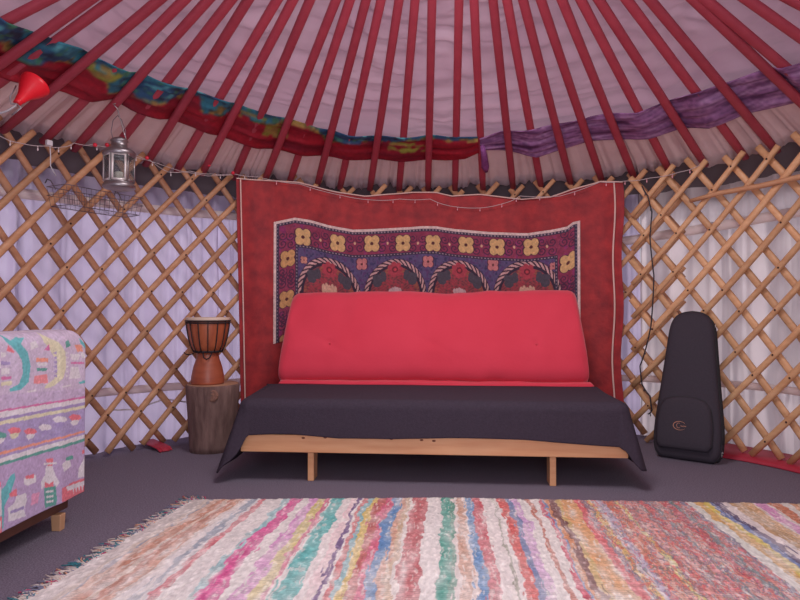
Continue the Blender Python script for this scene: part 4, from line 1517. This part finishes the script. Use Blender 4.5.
# ------------------------------------------------------------------ lantern
hook = at_cone(113, 96); hook.z -= 0.04
dep = (hook - CAM).dot(ray(400, 300).normalized())
LB = at_depth(119, 189, dep)              # bottom centre of the lantern
LB.x, LB.y = LB.x, LB.y
root = empty('lantern', LB, 'small silver metal lantern with glass windows hanging from a roof pole', 'lantern')
u = dep / 601
me = MB(); me.lathe([(0.001, 0), (0.072, 0), (0.080, 0.006), (0.080, 0.018), (0.072, 0.026), (0.070, 0.034)], LB, 32, caps=False); me.build('base', M_galv, root)
# window frames on six sides
for k in range(6):
    a = 2 * PI * k / 6 + D(-62) - PI / 2 + D(30)
    c_ = Vector((math.cos(a), math.sin(a), 0)); t_ = Vector((-math.sin(a), math.cos(a), 0))
    me = MB()
    for (x, w) in ((-0.030, 0.006), (0.030, 0.006)):
        me.tube([LB + c_ * 0.067 + t_ * x + Vector((0, 0, 0.036)), LB + c_ * 0.067 + t_ * x + Vector((0, 0, 0.172))], w, 0.003, normal=c_, n=8)
    for z in (0.040, 0.170):
        me.tube([LB + c_ * 0.067 - t_ * 0.032 + Vector((0, 0, z)), LB + c_ * 0.067 + t_ * 0.032 + Vector((0, 0, z))], 0.006, 0.003, normal=c_, n=8)
    wf = me.build('window_frame', M_white_metal if k in (5, 0, 1) else M_galv, root)
    me = MB(); me.box(LB + c_ * 0.064 + Vector((0, 0, 0.105)), (0.002, 0.056, 0.126), M=Matrix.Rotation(a, 3, 'Z')); me.build('glass_pane', M_glass, wf)
me = MB(); me.lathe([(0.070, 0.168), (0.080, 0.174), (0.080, 0.190), (0.074, 0.198), (0.052, 0.212), (0.040, 0.218), (0.038, 0.244), (0.044, 0.248), (0.042, 0.256), (0.020, 0.268), (0.001, 0.272)], LB, 32, caps=False); me.build('roof_cap', M_galv, root)
me = MB(); me.lathe([(0.022, 0.03), (0.022, 0.085), (0.02, 0.088), (0.001, 0.088)], LB, 20, caps=False); me.build('candle', M_wax, root)
topc = LB + Vector((0, 0, 0.268))
me = MB()
hp = hook - LB
me.tube([LB + Vector((-0.03, 0, 0.25)), LB + Vector((-0.045, 0, 0.30)), LB + Vector((-0.035, 0, 0.36)), LB + Vector((-0.01, 0, 0.385)), LB + Vector((0.012, 0, 0.36)), LB + Vector((0.034, 0, 0.30)), LB + Vector((0.03, 0, 0.25))], 0.0022, n=6)
me.build('bail_handle', M_wire, root)
me = MB()
me.tube([hook + Vector((0.015, 0, 0.0)), hook, LB + Vector((-0.012, 0, 0.42)), LB + Vector((0.026, 0, 0.29)), LB + Vector((0.036, 0, 0.262))], 0.003, n=6)
me.build('hanging_wire', M_silver, root)

# ------------------------------------------------------------------ wire basket on the left lattice
bc = at_cyl(98, 203, 2.12)
tB_ = th(bc)
root = empty('wire_basket', bc, 'shallow grey wire basket hanging on the left lattice below the lantern', 'basket')


def bp_(a, r, z): return pol(tB_ + a / 2.2, 2.12 + r, bc.z + z)


W2 = 0.24
for (z, nm) in ((0.055, 'upper_rim'), (-0.045, 'lower_rim'), (0.01, 'middle_wire')):
    me = MB()
    s_ = 1.0 if z > 0 else 0.9
    loop = [bp_(-W2 * s_ + 2 * W2 * s_ * k / 12, -0.07 * s_, z) for k in range(13)] + [bp_(W2 * s_ - 2 * W2 * s_ * k / 12, 0.08, z) for k in range(13)]
    me.tube(loop, 0.0022 if 'rim' in nm else 0.0014, closed=True, n=5)
    me.build(nm, M_wire, root)
for k in range(17):
    x = -W2 + 2 * W2 * k / 16
    me = MB(); me.tube([bp_(x, 0.08, 0.055), bp_(x * 0.92, 0.075, -0.045), bp_(x * 0.92, -0.06, -0.045), bp_(x, -0.07, 0.055)], 0.0011, n=5)
    me.build('cross_wire', M_wire, root)
for x in (-W2 * 0.8, W2 * 0.8):
    me = MB(); me.tube([bp_(x, 0.08, 0.05), bp_(x, 0.12, 0.10), bp_(x, 0.15, 0.11), bp_(x, 0.165, 0.09)], 0.003, n=6); me.build('hook', M_wire, root)

# white socket clip with cord
cp = at_cyl(49, 143, 2.255)
root = empty('light_switch', cp, 'small white switch of the string lights with white cord on the left lattice', 'switch')
Mz = Matrix.Rotation(-th(cp), 3, 'Z')
me = MB(); me.box(cp, (0.032, 0.02, 0.03), M=Mz); me.build('switch_body', M_white, root, bevel=0.004)
me = MB(); me.tube([at_cyl(50, 146, 2.25), at_cyl(50.5, 155, 2.25), at_cyl(50.5, 166, 2.255), at_cyl(56, 176, 2.26)], 0.003, n=6); me.build('cord', M_white, root)

# ------------------------------------------------------------------ red lamp
lc = at_depth(33, 79, 2.56)
neck = at_depth(19, 101, 2.52)
axis = (lc - neck).normalized()
axis = (axis + Vector((-0.05, 0.30, 0.0))).normalized()
q_ = axis.to_track_quat('Z', 'Y').to_matrix()
root = empty('clip_lamp', neck, 'red plastic lamp with bell shade and grey cable under the roof, upper left', 'lamp')
me = MB()
q_ = q_ @ Matrix.Scale(0.86, 3)
me.lathe([(0.020, 0.0), (0.023, 0.012), (0.026, 0.03), (0.038, 0.06), (0.056, 0.095), (0.067, 0.125), (0.071, 0.140), (0.069, 0.141), (0.063, 0.122), (0.034, 0.060), (0.001, 0.045)], neck, 36, M=q_, caps=False)
me.build('lamp_shade', M_lampred, root)
me = MB(); me.lathe([(0.001, -0.02), (0.017, -0.02), (0.019, 0.0), (0.019, 0.004)], neck, 20, M=q_, caps=False); me.build('socket', M_lampred, root)
me = MB(); me.lathe([(0.001, 0.045), (0.015, 0.05), (0.03, 0.085), (0.026, 0.11), (0.001, 0.12)], neck, 16, M=q_, caps=False); me.build('bulb', M_bulb, root)
sb = neck - axis * 0.018
me = MB()
me.tube([sb, at_depth(15, 106, 2.48), at_depth(7, 111, 2.46), at_depth(-6, 115, 2.45), at_depth(-30, 122, 2.45)], 0.0045, n=6)
me.build('cable', M_cable, root)
me = MB()
me.tube([sb + Vector((0.003, 0, 0)), at_depth(11, 104, 2.5), at_depth(10, 97, 2.52), at_depth(14, 90, 2.55), at_depth(16, 86, 2.62)], 0.003, n=6)
me.tube([sb, at_depth(21, 108, 2.49), at_depth(16, 112, 2.5), at_depth(12, 115, 2.52)], 0.003, n=6)
me.build('wire_clip', M_cable, root)

# ------------------------------------------------------------------ string lights


def string(name, pts, R, label, cat, mw, mb, nb_, w=0.0022, drop=True, group=None, bsize=0.005):
    P3 = [at_cyl(x, y, R) for x, y in pts]
    # smooth
    fine = []
    for i in range(len(P3) - 1):
        for k in range(8):
            q = P3[i].lerp(P3[i + 1], k / 8); q.z -= 0.006 * math.sin(PI * k / 8)
            fine.append(q)
    fine.append(P3[-1])
    root = empty(name, P3[0], label, cat, group)
    me = MB(); me.tube(fine, w, n=5); me.build('wire', mw, root)
    for k in range(nb_):
        q = fine[int((k + 0.5) / nb_ * (len(fine) - 1))]
        me = MB()
        me.tube([q, q - Vector((0, 0, 0.010))], 0.0022, n=5)
        me.ball(q - Vector((0, 0, 0.018)), bsize, 8, sc=(0.8, 0.8, 1.7))
        me.build('bulb', mb, root)
    return root


string('string_lights', [(-30, 132), (0, 136), (20, 143), (48, 146), (62, 147), (74, 143), (100, 146), (112, 147), (136, 157), (150, 160), (168, 172), (190, 171), (212, 174), (234, 174), (262, 177)], 2.235,
       'clear string lights along the top of the left lattice', 'string lights', M_clear, M_bulb, 13, group='strings of lights')
string('string_lights', [(262, 178), (300, 184), (340, 195), (372, 200), (400, 199), (430, 199), (450, 206), (480, 208), (505, 203), (520, 196), (560, 196), (600, 182), (625, 181), (650, 178), (680, 172), (700, 165)], 2.215,
       'clear string lights drooping along the top edge of the red tapestry', 'string lights', M_clear, mat('pink_bulb', (246, 180, 190), 0.25), 18, group='strings of lights')
r0 = empty('berry_lights', at_cyl(100, 146, 2.22), 'sparse round red berry lights strung beside the lantern', 'string lights', 'strings of lights')
me = MB(); me.tube([at_cyl(x, y, 2.225) for x, y in ((88, 144), (100, 146), (108, 147), (125, 150), (147, 160), (180, 171), (208, 176), (233, 175))], 0.002, n=5); me.build('wire', M_clear, r0)
for (x, y) in ((95, 145), (107, 145), (147, 158), (233, 173), (209, 165), (40, 148)):
    if x == 40: continue
    me = MB(); me.ball(at_cyl(x, y, 2.22), 0.012, 10); me.build('berry', M_bulbred, r0)
string('dark_string_lights', [(642, 186), (648, 196), (652, 212), (650, 236), (651, 250), (654, 276), (653, 300), (651, 326), (646, 348), (640, 366), (642, 384), (650, 396), (652, 410), (648, 414)], 2.185,
       'dark string light cable hanging down the lattice right of the tapestry', 'string lights', M_blackcable, mat('dark_bulb', (60, 56, 64), 0.4), 12, w=0.0045, group='strings of lights')
me = MB()
me.tube([at_cyl(x, y, 2.39) for x, y in ((95, 409), (120, 410), (140, 409), (150, 404), (165, 399), (186, 402))], 0.005, n=6)
tag(me.build('white_rope', M_white), 'thin white rope slung low behind the left lattice near the log', 'rope')
